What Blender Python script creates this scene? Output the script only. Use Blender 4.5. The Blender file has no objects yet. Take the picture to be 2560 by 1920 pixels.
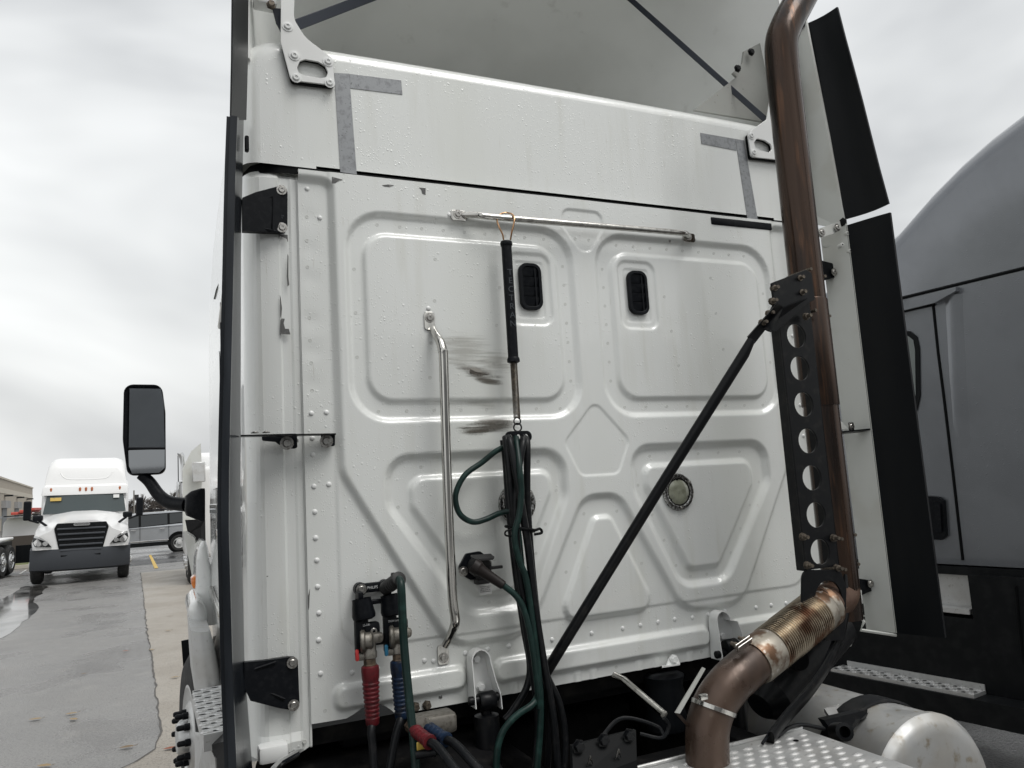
import bpy, bmesh, math, random
import numpy as np
from mathutils import Vector, Matrix
random.seed(7)
rad = math.radians
SC = bpy.context.scene
COL = SC.collection

# ------------------------------------------------------------------ camera
CAM = Vector((0.0, 0.0, 1.95))
YAW, PITCH, ROLL, FPX = rad(24.5486), rad(7.4579), rad(-3.5002), 1922.0
_f = Vector((math.sin(YAW)*math.cos(PITCH), math.cos(YAW)*math.cos(PITCH), math.sin(PITCH)))
_r0 = Vector((math.cos(YAW), -math.sin(YAW), 0)); _u0 = _r0.cross(_f)
_r = _r0*math.cos(ROLL) + _u0*math.sin(ROLL)
_u = -_r0*math.sin(ROLL) + _u0*math.cos(ROLL)
cam = bpy.data.cameras.new('camera'); camo = bpy.data.objects.new('camera', cam); COL.objects.link(camo)
cam.sensor_width = 36.0; cam.lens = 36.0*FPX/2560.0; cam.clip_start = 0.05; cam.clip_end = 2000
camo.matrix_world = Matrix(((_r.x, _u.x, -_f.x, CAM.x), (_r.y, _u.y, -_f.y, CAM.y), (_r.z, _u.z, -_f.z, CAM.z), (0, 0, 0, 1)))
SC.camera = camo

# ------------------------------------------------------------------ sky, sun, exposure
SUN_AZ, SUN_EL = rad(150.0), rad(60.0)     # azimuth clockwise from +Y
w = bpy.data.worlds.new('World'); SC.world = w; w.use_nodes = True
nt = w.node_tree; nt.nodes.clear()
def wn(t, **k):
    n = nt.nodes.new(t)
    for a, b in k.items(): setattr(n, a, b)
    return n
sky = wn('ShaderNodeTexSky', sky_type='NISHITA', sun_disc=False)
sky.sun_elevation = SUN_EL; sky.sun_rotation = SUN_AZ; sky.air_density = 2.0; sky.dust_density = 6.0
tc = wn('ShaderNodeTexCoord')
mp = wn('ShaderNodeMapping'); mp.inputs['Scale'].default_value = (1.0, 1.0, 1.9)
nz = wn('ShaderNodeTexNoise'); nz.inputs['Scale'].default_value = 2.0; nz.inputs['Detail'].default_value = 4.0
nz.inputs['Roughness'].default_value = 0.5; nz.inputs['Distortion'].default_value = 0.4
cr = wn('ShaderNodeValToRGB')
cr.color_ramp.elements[0].position = 0.34; cr.color_ramp.elements[0].color = (0.41, 0.42, 0.43, 1)
cr.color_ramp.elements[1].position = 0.64; cr.color_ramp.elements[1].color = (0.72, 0.73, 0.728, 1)
mulsky = wn('ShaderNodeMix', data_type='RGBA', blend_type='MIX'); mulsky.inputs[0].default_value = 0.93
scl = wn('ShaderNodeMix', data_type='RGBA', blend_type='MULTIPLY'); scl.inputs[0].default_value = 1.0
scl.inputs[7].default_value = (10, 10, 10, 1)
bg = wn('ShaderNodeBackground'); bg.inputs['Strength'].default_value = 0.1
out = wn('ShaderNodeOutputWorld')
L = nt.links.new
L(tc.outputs['Generated'], mp.inputs['Vector']); L(mp.outputs[0], nz.inputs['Vector']); L(nz.outputs['Fac'], cr.inputs[0])
L(cr.outputs[0], scl.inputs[6]); L(sky.outputs[0], mulsky.inputs[6]); L(scl.outputs[2], mulsky.inputs[7])
L(mulsky.outputs[2], bg.inputs[0]); L(bg.outputs[0], out.inputs[0])
sl = bpy.data.lights.new('sun', 'SUN'); sl.energy = 1.25; sl.angle = rad(30); sl.color = (1.0, 0.99, 0.97)
so = bpy.data.objects.new('sun', sl); COL.objects.link(so)
sd = Vector((math.sin(SUN_AZ)*math.cos(SUN_EL), math.cos(SUN_AZ)*math.cos(SUN_EL), math.sin(SUN_EL)))
so.rotation_euler = sd.to_track_quat('Z', 'Y').to_euler(); so.location = sd*30
SC.view_settings.view_transform = 'Standard'; SC.view_settings.look = 'None'
SC.view_settings.exposure = 0.53; SC.view_settings.gamma = 1.0
SC.render.engine = 'CYCLES'
SC.cycles.max_bounces = 6; SC.cycles.diffuse_bounces = 3; SC.cycles.glossy_bounces = 3; SC.cycles.transparent_max_bounces = 6; SC.cycles.transmission_bounces = 3
SC.cycles.caustics_reflective = False; SC.cycles.caustics_refractive = False

# ------------------------------------------------------------------ pixel -> point (photo pixels 2560x1920)
def ray(x, y): return _r*((x-1280)/FPX) - _u*((y-960)/FPX) + _f
def at(x, y, Y):
    d = ray(x, y); return CAM + d*(Y/d.y)
def atx(x, y, X):
    d = ray(x, y); return CAM + d*(X/d.x)
def atz(x, y, Z):
    d = ray(x, y); return CAM + d*((Z-CAM.z)/d.z)
XC = 1.467      # centre line of the tractor
YW = 2.5        # its back wall

# ------------------------------------------------------------------ materials
MT = {}
def mat(name, col, rough=0.5, metal=0.0, coat=0.0, spec=0.5, noise=None, bump=None, drops=None, rough_var=None, emit=None, trans=0.0, alpha=1.0, ior=1.5, stretch=(1, 1, 1), coords='Object'):
    """noise=(scale, colour2, lo, hi)  bump=(scale, strength, dist)  drops=(scale, strength)"""
    m = bpy.data.materials.new(name); m.use_nodes = True; t = m.node_tree; b = t.nodes['Principled BSDF']
    b.inputs['Base Color'].default_value = (*col, 1); b.inputs['Roughness'].default_value = rough
    b.inputs['Metallic'].default_value = metal; b.inputs['Coat Weight'].default_value = coat
    b.inputs['Coat Roughness'].default_value = 0.05
    b.inputs['Specular IOR Level'].default_value = spec; b.inputs['IOR'].default_value = ior
    b.inputs['Transmission Weight'].default_value = trans; b.inputs['Alpha'].default_value = alpha
    if emit: b.inputs['Emission Color'].default_value = (*emit[0], 1); b.inputs['Emission Strength'].default_value = emit[1]
    N = t.nodes.new; K = t.links.new
    co = N('ShaderNodeTexCoord'); mpp = N('ShaderNodeMapping'); mpp.inputs['Scale'].default_value = stretch
    K(co.outputs[coords], mpp.inputs[0])
    def nse(sc, det=3, rg=0.55):
        n = N('ShaderNodeTexNoise'); n.inputs['Scale'].default_value = sc; n.inputs['Detail'].default_value = det
        n.inputs['Roughness'].default_value = rg; K(mpp.outputs[0], n.inputs['Vector']); return n
    def mrange(src, a, b_, c=0, d=1):
        r = N('ShaderNodeMapRange'); r.interpolation_type = 'SMOOTHSTEP'
        for i, v in enumerate((a, b_, c, d)): r.inputs[i+1].default_value = v
        K(src, r.inputs[0]); return r.outputs[0]
    if noise:
        lays = noise if isinstance(noise, list) else [noise]
        prev = None
        for (sc, c2, lo, hi) in lays:
            n = nse(sc); fac = mrange(n.outputs['Fac'], lo, hi)
            mx = N('ShaderNodeMix'); mx.data_type = 'RGBA'; K(fac, mx.inputs[0])
            if prev is None: mx.inputs[6].default_value = (*col, 1)
            else: K(prev, mx.inputs[6])
            mx.inputs[7].default_value = (*c2, 1); prev = mx.outputs[2]
        K(prev, b.inputs['Base Color'])
    if rough_var:
        n = nse(rough_var[0]); K(mrange(n.outputs['Fac'], 0.35, 0.65, rough_var[1], rough_var[2]), b.inputs['Roughness'])
    nrm = None
    if bump:
        n = nse(bump[0], 3); bp = N('ShaderNodeBump'); bp.inputs['Strength'].default_value = bump[1]; bp.inputs['Distance'].default_value = bump[2]
        K(n.outputs['Fac'], bp.inputs['Height']); nrm = bp.outputs[0]
    if drops:
        hs = None
        for k, (sc, seed) in enumerate(((drops[0], 0.0), (drops[0]*0.45, 3.7))):
            mo = N('ShaderNodeMapping'); mo.inputs['Location'].default_value = (seed, seed*1.3, seed*0.7); K(co.outputs[coords], mo.inputs[0])
            v = N('ShaderNodeTexVoronoi'); v.inputs['Scale'].default_value = sc; K(mo.outputs[0], v.inputs['Vector'])
            sp = N('ShaderNodeSeparateColor'); K(v.outputs['Color'], sp.inputs[0])
            r0 = mrange(sp.outputs[0], 0.35 if k == 0 else 0.72, 1.0, 0.0, 0.42 if k == 0 else 0.34)
            sub = N('ShaderNodeMath'); sub.operation = 'SUBTRACT'; K(r0, sub.inputs[0]); K(v.outputs['Distance'], sub.inputs[1])
            mx = N('ShaderNodeMath'); mx.operation = 'MAXIMUM'; K(sub.outputs[0], mx.inputs[0]); mx.inputs[1].default_value = 0
            sq = N('ShaderNodeMath'); sq.operation = 'SQRT'; K(mx.outputs[0], sq.inputs[0])
            ml = N('ShaderNodeMath'); ml.operation = 'MULTIPLY'; K(sq.outputs[0], ml.inputs[0]); ml.inputs[1].default_value = 1.0 if k == 0 else 2.0
            if hs is None: hs = ml.outputs[0]
            else:
                ad = N('ShaderNodeMath'); ad.operation = 'MAXIMUM'; K(hs, ad.inputs[0]); K(ml.outputs[0], ad.inputs[1]); hs = ad.outputs[0]
        ng = N('ShaderNodeTexNoise'); ng.inputs['Scale'].default_value = 3.5; K(co.outputs[coords], ng.inputs['Vector'])
        den = mrange(ng.outputs['Fac'], 0.36, 0.6, 0.15, 1.0)
        ml = N('ShaderNodeMath'); ml.operation = 'MULTIPLY'; K(hs, ml.inputs[0]); K(den, ml.inputs[1])
        bp = N('ShaderNodeBump'); bp.inputs['Strength'].default_value = drops[1]; bp.inputs['Distance'].default_value = 0.004
        K(ml.outputs[0], bp.inputs['Height'])
        if nrm: K(nrm, bp.inputs['Normal'])
        nrm = bp.outputs[0]
    if nrm:
        K(nrm, b.inputs['Normal']); K(nrm, b.inputs['Coat Normal'])
    MT[name] = m; m['p'] = 1
    return m

mat('white_paint', (0.725, 0.74, 0.722), 0.28, coat=0.65, noise=[(1.6, (0.69, 0.705, 0.67), 0.42, 0.7), (16, (0.665, 0.675, 0.64), 0.5, 0.78), (75, (0.60, 0.60, 0.56), 0.66, 0.82)], stretch=(1, 1, 0.10), drops=(165, 0.34))
mat('white_clean', (0.76, 0.77, 0.76), 0.35, coat=0.4, noise=(3, (0.71, 0.715, 0.70), 0.4, 0.7))
mat('white_wet', (0.74, 0.75, 0.74), 0.25, coat=0.9, drops=(110, 0.7))
mat('white_far', (0.80, 0.80, 0.795), 0.3, coat=0.3)
mat('fairing_inside', (0.80, 0.81, 0.79), 0.42, noise=[(2, (0.74, 0.75, 0.73), 0.4, 0.65), (9, (0.66, 0.665, 0.64), 0.62, 0.8)])
mat('flange_grey', (0.30, 0.305, 0.285), 0.6, noise=[(3, (0.25, 0.25, 0.235), 0.4, 0.7), (60, (0.15, 0.14, 0.125), 0.66, 0.78)])
mat('extender_white', (0.62, 0.63, 0.60), 0.5, noise=[(4, (0.56, 0.56, 0.52), 0.45, 0.7), (70, (0.45, 0.43, 0.36), 0.7, 0.8)])
mat('rubber', (0.0055, 0.0065, 0.008), 0.40, spec=0.14, noise=(6, (0.008, 0.009, 0.010), 0.4, 0.7), stretch=(1, 1, 0.1))
mat('gasket', (0.004, 0.0045, 0.005), 0.55, spec=0.1)
mat('dark_gloss', (0.008, 0.010, 0.013), 0.25, spec=0.22, coat=0.06, noise=(9, (0.03, 0.034, 0.04), 0.4, 0.7), stretch=(1, 1, 0.15))
mat('black_plastic', (0.0045, 0.0055, 0.0075), 0.42, spec=0.14, noise=(60, (0.010, 0.011, 0.013), 0.45, 0.7), bump=(400, 0.15, 0.001))
mat('black_paint', (0.0045, 0.005, 0.006), 0.36, spec=0.17, coat=0.02, noise=(25, (0.014, 0.0135, 0.013), 0.5, 0.75), bump=(120, 0.12, 0.002))
mat('grime_black', (0.005, 0.005, 0.0055), 0.65, spec=0.12, noise=(14, (0.016, 0.015, 0.014), 0.5, 0.75), bump=(60, 0.3, 0.004))
mat('strut_blue', (0.026, 0.031, 0.042), 0.42, spec=0.3)
mat('stainless', (0.55, 0.54, 0.51), 0.2, metal=1.0, noise=(40, (0.36, 0.35, 0.33), 0.45, 0.7), stretch=(1, 1, 0.1), rough_var=(30, 0.08, 0.2))
mat('chrome', (0.66, 0.66, 0.66), 0.09, metal=1.0)
mat('bolt_steel', (0.42, 0.41, 0.39), 0.3, metal=1.0, noise=(200, (0.22, 0.2, 0.18), 0.5, 0.7))
mat('bolt_rust', (0.10, 0.085, 0.07), 0.55, metal=0.7, noise=(120, (0.2, 0.17, 0.13), 0.45, 0.7))
mat('aluminium', (0.62, 0.625, 0.62), 0.45, metal=0.6, noise=[(6, (0.54, 0.535, 0.52), 0.45, 0.7), (50, (0.34, 0.33, 0.3), 0.6, 0.78)], rough_var=(12, 0.36, 0.55), bump=(250, 0.08, 0.001))
mat('tank_metal', (0.50, 0.505, 0.50), 0.48, metal=0.75, noise=[(5, (0.42, 0.41, 0.385), 0.42, 0.66), (22, (0.30, 0.26, 0.20), 0.56, 0.76)], rough_var=(10, 0.45, 0.65))
mat('cast_metal', (0.24, 0.225, 0.2), 0.45, metal=0.85, noise=(60, (0.13, 0.12, 0.1), 0.45, 0.7), bump=(300, 0.2, 0.001))
mat('brass_old', (0.14, 0.105, 0.075), 0.45, metal=0.8, noise=(90, (0.07, 0.055, 0.045), 0.4, 0.7))
mat('copper', (0.45, 0.27, 0.15), 0.28, metal=1.0)
mat('exhaust_brown', (0.048, 0.029, 0.020), 0.2, metal=0.55, spec=0.4, noise=[(12, (0.022, 0.017, 0.015), 0.42, 0.66), (26, (0.092, 0.048, 0.028), 0.54, 0.70)], stretch=(1.5, 1.5, 0.12), rough_var=(20, 0.14, 0.34))
mat('elbow_brown', (0.078, 0.050, 0.036), 0.34, metal=0.4, noise=[(7, (0.042, 0.027, 0.02), 0.42, 0.66), (45, (0.11, 0.082, 0.062), 0.62, 0.78)], stretch=(1, 1, 0.6), rough_var=(25, 0.26, 0.45))
mat('rusty_elbow', (0.11, 0.065, 0.044), 0.5, metal=0.5, noise=[(22, (0.09, 0.05, 0.035), 0.42, 0.65), (70, (0.3, 0.25, 0.2), 0.65, 0.75)], bump=(90, 0.3, 0.002))
mat('flex_steel', (0.31, 0.265, 0.205), 0.26, metal=1.0, noise=[(8, (0.10, 0.055, 0.035), 0.42, 0.6), (25, (0.42, 0.38, 0.32), 0.6, 0.72)])
mat('flex_collar', (0.36, 0.33, 0.28), 0.42, metal=0.8, noise=[(16, (0.13, 0.075, 0.045), 0.44, 0.6), (40, (0.55, 0.53, 0.5), 0.6, 0.75)])
mat('hose_black', (0.005, 0.0058, 0.007), 0.38, spec=0.22, noise=(40, (0.016, 0.0155, 0.016), 0.5, 0.75))
mat('cable_green', (0.005, 0.019, 0.0165), 0.42, spec=0.3, noise=[(30, (0.012, 0.038, 0.032), 0.45, 0.7), (70, (0.006, 0.012, 0.011), 0.6, 0.75)])
mat('grip_red', (0.11, 0.010, 0.014), 0.45, spec=0.3, noise=(50, (0.06, 0.010, 0.012), 0.45, 0.7), bump=(200, 0.15, 0.001))
mat('grip_blue', (0.006, 0.018, 0.045), 0.45, spec=0.3, noise=(50, (0.008, 0.010, 0.016), 0.45, 0.7), bump=(200, 0.15, 0.001))
mat('tag_red', (0.45, 0.03, 0.03), 0.4); mat('tag_blue', (0.02, 0.16, 0.28), 0.4); mat('tag_yellow', (0.6, 0.42, 0.08), 0.4)
mat('plug_grey', (0.024, 0.024, 0.024), 0.55, spec=0.3); mat('plug_brown', (0.014, 0.011, 0.010), 0.5, spec=0.25)
mat('lettering', (0.55, 0.56, 0.56), 0.5); mat('lettering_dim', (0.035, 0.042, 0.05), 0.4); mat('print_black', (0.03, 0.03, 0.03), 0.6)
mat('sticker', (0.66, 0.665, 0.65), 0.45); mat('weld_mark', (0.6, 0.61, 0.585), 0.4, coat=0.3)
mat('primer', (0.10, 0.10, 0.098), 0.7, noise=(60, (0.3, 0.3, 0.29), 0.55, 0.7))
mat('amber', (0.75, 0.22, 0.03), 0.2, coat=0.6, noise=(60, (0.5, 0.12, 0.02), 0.4, 0.7))
mat('amber_far', (0.42, 0.13, 0.05), 0.3)
mat('mirror_glass', (0.30, 0.32, 0.34), 0.03, metal=1.0)
mat('mirror_convex', (0.34, 0.35, 0.36), 0.04, metal=1.0)
mat('glass_dark', (0.012, 0.016, 0.018), 0.06, coat=0.6)
mat('pane_light', (0.17, 0.19, 0.185), 0.06, coat=0.6)  # pale base colour stands for sky light reflected in the pane
mat('windscreen', (0.045, 0.06, 0.062), 0.08, coat=0.5)
mat('lens_clear', (0.25, 0.26, 0.20), 0.16, coat=0.8, noise=(40, (0.17, 0.175, 0.13), 0.4, 0.7))
mat('bezel_chrome', (0.5, 0.5, 0.49), 0.16, metal=1.0, noise=(110, (0.10, 0.095, 0.085), 0.42, 0.6), bump=(150, 0.4, 0.003))
mat('grey_paint', (0.178, 0.188, 0.205), 0.24, metal=0.45, coat=1.0, noise=(3, (0.158, 0.167, 0.183), 0.4, 0.7), drops=(140, 0.3))
mat('grey_plastic', (0.007, 0.008, 0.009), 0.5, spec=0.14, noise=(12, (0.013, 0.014, 0.015), 0.4, 0.7))
mat('bumper_grey', (0.045, 0.05, 0.058), 0.45)
mat('tyre', (0.007, 0.007, 0.0075), 0.75, noise=(20, (0.03, 0.03, 0.028), 0.45, 0.7))
mat('suv_silver', (0.40, 0.415, 0.435), 0.28, metal=0.5, coat=0.6)
mat('van_white', (0.7, 0.7, 0.69), 0.35); mat('ladder_red', (0.5, 0.08, 0.06), 0.5)
mat('concrete_tan', (0.40, 0.36, 0.30), 0.85, noise=(3, (0.35, 0.31, 0.26), 0.4, 0.7)); mat('concrete_pale', (0.52, 0.48, 0.41), 0.85)
mat('dock_door', (0.16, 0.17, 0.18), 0.6); mat('dock_pad', (0.28, 0.28, 0.28), 0.7)
mat('bark', (0.06, 0.05, 0.045), 0.9); mat('twig', (0.11, 0.095, 0.085), 0.9, noise=(4, (0.075, 0.07, 0.06), 0.4, 0.7))
mat('line_yellow', (0.55, 0.38, 0.10), 0.7, noise=(8, (0.3, 0.24, 0.12), 0.5, 0.7)); mat('line_white', (0.5, 0.5, 0.48), 0.7)
mat('leaf_tan', (0.25, 0.19, 0.11), 0.7, noise=(60, (0.26, 0.17, 0.08), 0.4, 0.7)); mat('leaf_red', (0.22, 0.07, 0.035), 0.7); mat('leaf_brown', (0.16, 0.11, 0.06), 0.7)
mat('grass', (0.10, 0.11, 0.035), 0.9, noise=(1.5, (0.16, 0.14, 0.06), 0.4, 0.7))
mat('tape', (0.27, 0.28, 0.29), 0.45, metal=0.25, noise=[(55, (0.20, 0.205, 0.215), 0.45, 0.7), (130, (0.10, 0.105, 0.11), 0.62, 0.74)], bump=(220, 0.2, 0.001))
mat('smudge', (0.30, 0.285, 0.255), 0.6)

# asphalt: wet, patchy gloss
mat('asphalt', (0.225, 0.22, 0.212), 0.6, noise=[(0.6, (0.195, 0.191, 0.186), 0.35, 0.7), (3, (0.25, 0.242, 0.23), 0.5, 0.8), (55, (0.135, 0.132, 0.13), 0.5, 0.66)], rough_var=(0.7, 0.2, 0.5), bump=(55, 0.8, 0.02))
mat('concrete_ground', (0.33, 0.298, 0.252), 0.6, noise=[(0.9, (0.285, 0.257, 0.22), 0.35, 0.7), (55, (0.19, 0.172, 0.147), 0.5, 0.66)], rough_var=(0.9, 0.3, 0.55), bump=(55, 0.8, 0.018))
mat('wet_asphalt', (0.05, 0.05, 0.052), 0.3, noise=[(0.6, (0.085, 0.083, 0.08), 0.45, 0.65)], rough_var=(0.5, 0.10, 0.42), bump=(50, 0.25, 0.01))
mat('puddle_water', (0.06, 0.058, 0.055), 0.09, coat=0.5, noise=(2, (0.10, 0.097, 0.09), 0.4, 0.65), rough_var=(1.2, 0.06, 0.22))
mat('crack', (0.085, 0.08, 0.074), 0.8)

# ------------------------------------------------------------------ mesh builder
class MB:
    def __init__(s): s.v = []; s.f = []
    def add(s, vs, fs):
        o = len(s.v); s.v += [Vector(a) for a in vs]; s.f += [tuple(i+o for i in f) for f in fs]; return s
    def box(s, c, d, R=None):
        x, y, z = d[0]/2, d[1]/2, d[2]/2
        vs = [Vector((i*x, j*y, k*z)) for i in (-1, 1) for j in (-1, 1) for k in (-1, 1)]
        if R is not None: vs = [R @ a for a in vs]
        c = Vector(c)
        return s.add([a+c for a in vs], [(0, 1, 3, 2), (4, 6, 7, 5), (0, 4, 5, 1), (2, 3, 7, 6), (0, 2, 6, 4), (1, 5, 7, 3)])
    def rbox(s, c, d, b=0.01, seg=2, R=None):
        bm = bmesh.new(); bmesh.ops.create_cube(bm, size=1)
        bmesh.ops.scale(bm, vec=d, verts=bm.verts)
        bmesh.ops.bevel(bm, geom=bm.edges[:], offset=b, segments=seg, profile=0.5, affect='EDGES', clamp_overlap=True)
        bm.verts.index_update(); c = Vector(c)
        s.add([((R @ a.co) if R is not None else a.co.copy())+c for a in bm.verts], [[q.index for q in f.verts] for f in bm.faces]); bm.free(); return s
    def prism(s, poly, M, depth, back=0.0):
        """poly of 2D points in plane u,v of matrix M, from w=back to w=depth"""
        n = len(poly); vs = [M @ Vector((a, b, back)) for a, b in poly] + [M @ Vector((a, b, depth)) for a, b in poly]
        fs = [tuple(reversed(range(n))), tuple(range(n, 2*n))] + [(i, (i+1) % n, n+(i+1) % n, n+i) for i in range(n)]
        return s.add(vs, fs)
    def loft(s, rings, closed=True, caps=True):
        n = len(rings[0]); o = [p for r in rings for p in r]; fs = []
        for i in range(len(rings)-1):
            for j in range(n if closed else n-1):
                k = (j+1) % n; fs.append((i*n+j, i*n+k, (i+1)*n+k, (i+1)*n+j))
        if caps and closed:
            fs.append(tuple(reversed(range(n)))); fs.append(tuple((len(rings)-1)*n+j for j in range(n)))
        return s.add(o, fs)
    def tube(s, pts, r, n=10, caps=True, flat=1.0):
        pts = [Vector(p) for p in pts]; m = len(pts)
        rs = r if isinstance(r, (list, tuple)) else [r]*m
        tang = [(pts[min(i+1, m-1)]-pts[max(i-1, 0)]).normalized() for i in range(m)]
        a = tang[0].orthogonal().normalized(); rings = []
        for i in range(m):
            a = (a - tang[i]*a.dot(tang[i])).normalized(); b = tang[i].cross(a)
            rings.append([pts[i] + (a*math.cos(2*math.pi*k/n) + b*math.sin(2*math.pi*k/n)*flat)*rs[i] for k in range(n)])
        return s.loft(rings, True, caps)
    def lathe(s, prof, o, d, n=20, caps=True):
        d = Vector(d).normalized(); a = d.orthogonal().normalized(); b = d.cross(a); o = Vector(o)
        rings = [[o + d*h + (a*math.cos(2*math.pi*k/n)+b*math.sin(2*math.pi*k/n))*max(r, 1e-5) for k in range(n)] for r, h in prof]
        return s.loft(rings, True, caps)
    def quad(s, a, b, c, d): return s.add([a, b, c, d], [(0, 1, 2, 3)])
    def slab(s, pts, off):
        """closed slab: polygon pts (3D) thickened by vector off"""
        n = len(pts); pts = [Vector(p) for p in pts]; off = Vector(off)
        return s.add(pts+[p+off for p in pts], [tuple(range(n)), tuple(reversed(range(n, 2*n)))]+[(i, n+i, n+(i+1) % n, (i+1) % n) for i in range(n)])
    def mesh(s, name):
        me = bpy.data.meshes.new(name); me.from_pydata([tuple(a) for a in s.v], [], s.f)
        bm = bmesh.new(); bm.from_mesh(me); bmesh.ops.recalc_face_normals(bm, faces=bm.faces); bm.to_mesh(me); bm.free()
        return me

PW = {}
def link(o, parent=None, world=None):
    COL.objects.link(o)
    wm = world if world is not None else Matrix.Identity(4)
    o.matrix_basis = wm
    if parent is not None:
        o.parent = parent; o.matrix_parent_inverse = PW[parent.name].inverted()
    PW[o.name] = wm.copy(); return o
def finish(me, smooth):
    if smooth:
        me.shade_smooth()
        me.set_sharp_from_angle(angle=rad(smooth if smooth is not True else 38))
def obj(name, mb, m, parent=None, smooth=True, world=None):
    me = mb.mesh(name) if isinstance(mb, MB) else mb
    if not me.materials: me.materials.append(MT[m])
    finish(me, smooth)
    return link(bpy.data.objects.new(name, me), parent, world)
def inst(name, me, parent, world): return link(bpy.data.objects.new(name, me), parent, world)
def thing(name, label, cat, loc, group=None):
    o = bpy.data.objects.new(name, None); o.empty_display_size = 0.2
    link(o, None, Matrix.Translation(Vector(loc))); o['label'] = label; o['category'] = cat
    if group: o['group'] = group
    return o
def tag(o, label, cat, group=None, kind=None):
    if kind: o['kind'] = kind
    if label: o['label'] = label
    if cat: o['category'] = cat
    if group: o['group'] = group
    return o
def struct(o): o['kind'] = 'structure'; return o
def frame(o, u, v):
    u = Vector(u).normalized(); v = Vector(v); w_ = u.cross(v).normalized(); v = w_.cross(u); o = Vector(o)
    return Matrix(((u.x, v.x, w_.x, o.x), (u.y, v.y, w_.y, o.y), (u.z, v.z, w_.z, o.z), (0, 0, 0, 1)))
def wallM(x, z, off=0.0): return frame((x, YW-off, z), (1, 0, 0), (0, 0, 1))     # w points to the camera
def wpx(px, py, off=0.0):
    p = at(px, py, YW-off); return wallM(p.x, p.z, off)
def rpoly(pts, r, n=6):
    out = []; m = len(pts)
    for i in range(m):
        p = Vector(pts[i][:2]); a = Vector(pts[i-1][:2])-p; b = Vector(pts[(i+1) % m][:2])-p
        rr = r[i] if isinstance(r, (list, tuple)) else r
        if rr <= 0: out.append((p.x, p.y)); continue
        la, lb = a.length, b.length; a.normalize(); b.normalize()
        ang = a.angle(b); dd = min(rr/math.tan(ang/2), la*0.49, lb*0.49); rr = dd*math.tan(ang/2)
        bis = (a+b).normalized(); c = p + bis*(rr/math.sin(ang/2))
        s0 = p+a*dd-c; s1 = p+b*dd-c; a0 = math.atan2(s0.y, s0.x); a1 = math.atan2(s1.y, s1.x)
        da = (a1-a0+math.pi) % (2*math.pi)-math.pi
        for k in range(n+1):
            t = a0+da*k/n; out.append((c.x+rr*math.cos(t), c.y+rr*math.sin(t)))
    return out
def rrect(w_, h, r, n=5, cx=0, cy=0): return rpoly([(cx-w_/2, cy-h/2), (cx+w_/2, cy-h/2), (cx+w_/2, cy+h/2), (cx-w_/2, cy+h/2)], r, n)
def circ(r, n=20, cx=0, cy=0): return [(cx+r*math.cos(2*math.pi*k/n), cy+r*math.sin(2*math.pi*k/n)) for k in range(n)]
def plate(loops, depth, M, bevel=0.0):
    cu = bpy.data.curves.new('tmp', 'CURVE'); cu.dimensions = '2D'; cu.fill_mode = 'BOTH'; cu.extrude = depth/2; cu.bevel_depth = bevel; cu.bevel_resolution = 1
    for lp in loops:
        sp = cu.splines.new('POLY'); sp.points.add(len(lp)-1); sp.use_cyclic_u = True
        for p, q in zip(sp.points, lp): p.co = (q[0], q[1], 0, 1)
    ob = bpy.data.objects.new('tmp', cu); me = bpy.data.meshes.new_from_object(ob)
    bpy.data.objects.remove(ob); bpy.data.curves.remove(cu)
    me.materials.clear(); me.transform(M @ Matrix.Translation((0, 0, depth/2))); me.update(); return me
def text(body, size, m, parent, M, name='lettering', depth=0.0006, sx=1.0, align='CENTER'):
    cu = bpy.data.curves.new('tmp', 'FONT'); cu.body = body; cu.size = size; cu.extrude = depth/2; cu.align_x = align; cu.align_y = 'CENTER'
    ob = bpy.data.objects.new('tmp', cu); me = bpy.data.meshes.new_from_object(ob)
    bpy.data.objects.remove(ob); bpy.data.curves.remove(cu); me.materials.clear()
    me.transform(M @ Matrix.Diagonal((sx, 1, 1, 1))); me.update(); return obj(name, me, m, parent, False)
def spline(pts, n=8):
    pts = [Vector(p) for p in pts]; out = []
    for i in range(len(pts)-1):
        p0 = pts[i-1] if i else pts[0]*2-pts[1]; p1 = pts[i]; p2 = pts[i+1]; p3 = pts[i+2] if i+2 < len(pts) else pts[-1]*2-pts[-2]
        for k in range(n):
            t = k/n; out.append(0.5*((2*p1)+(p2-p0)*t+(2*p0-5*p1+4*p2-p3)*t*t+(3*p1-p0-3*p2+p3)*t**3))
    out.append(pts[-1]); return out
def pxs(lst, Y=None): return [at(a[0], a[1], a[2] if len(a) > 2 else Y) for a in lst]
def empty_part(name, parent, loc=(0, 0, 0)):
    o = bpy.data.objects.new(name, None); o.empty_display_size = 0.05; return link(o, parent, Matrix.Translation(Vector(loc)))

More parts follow.
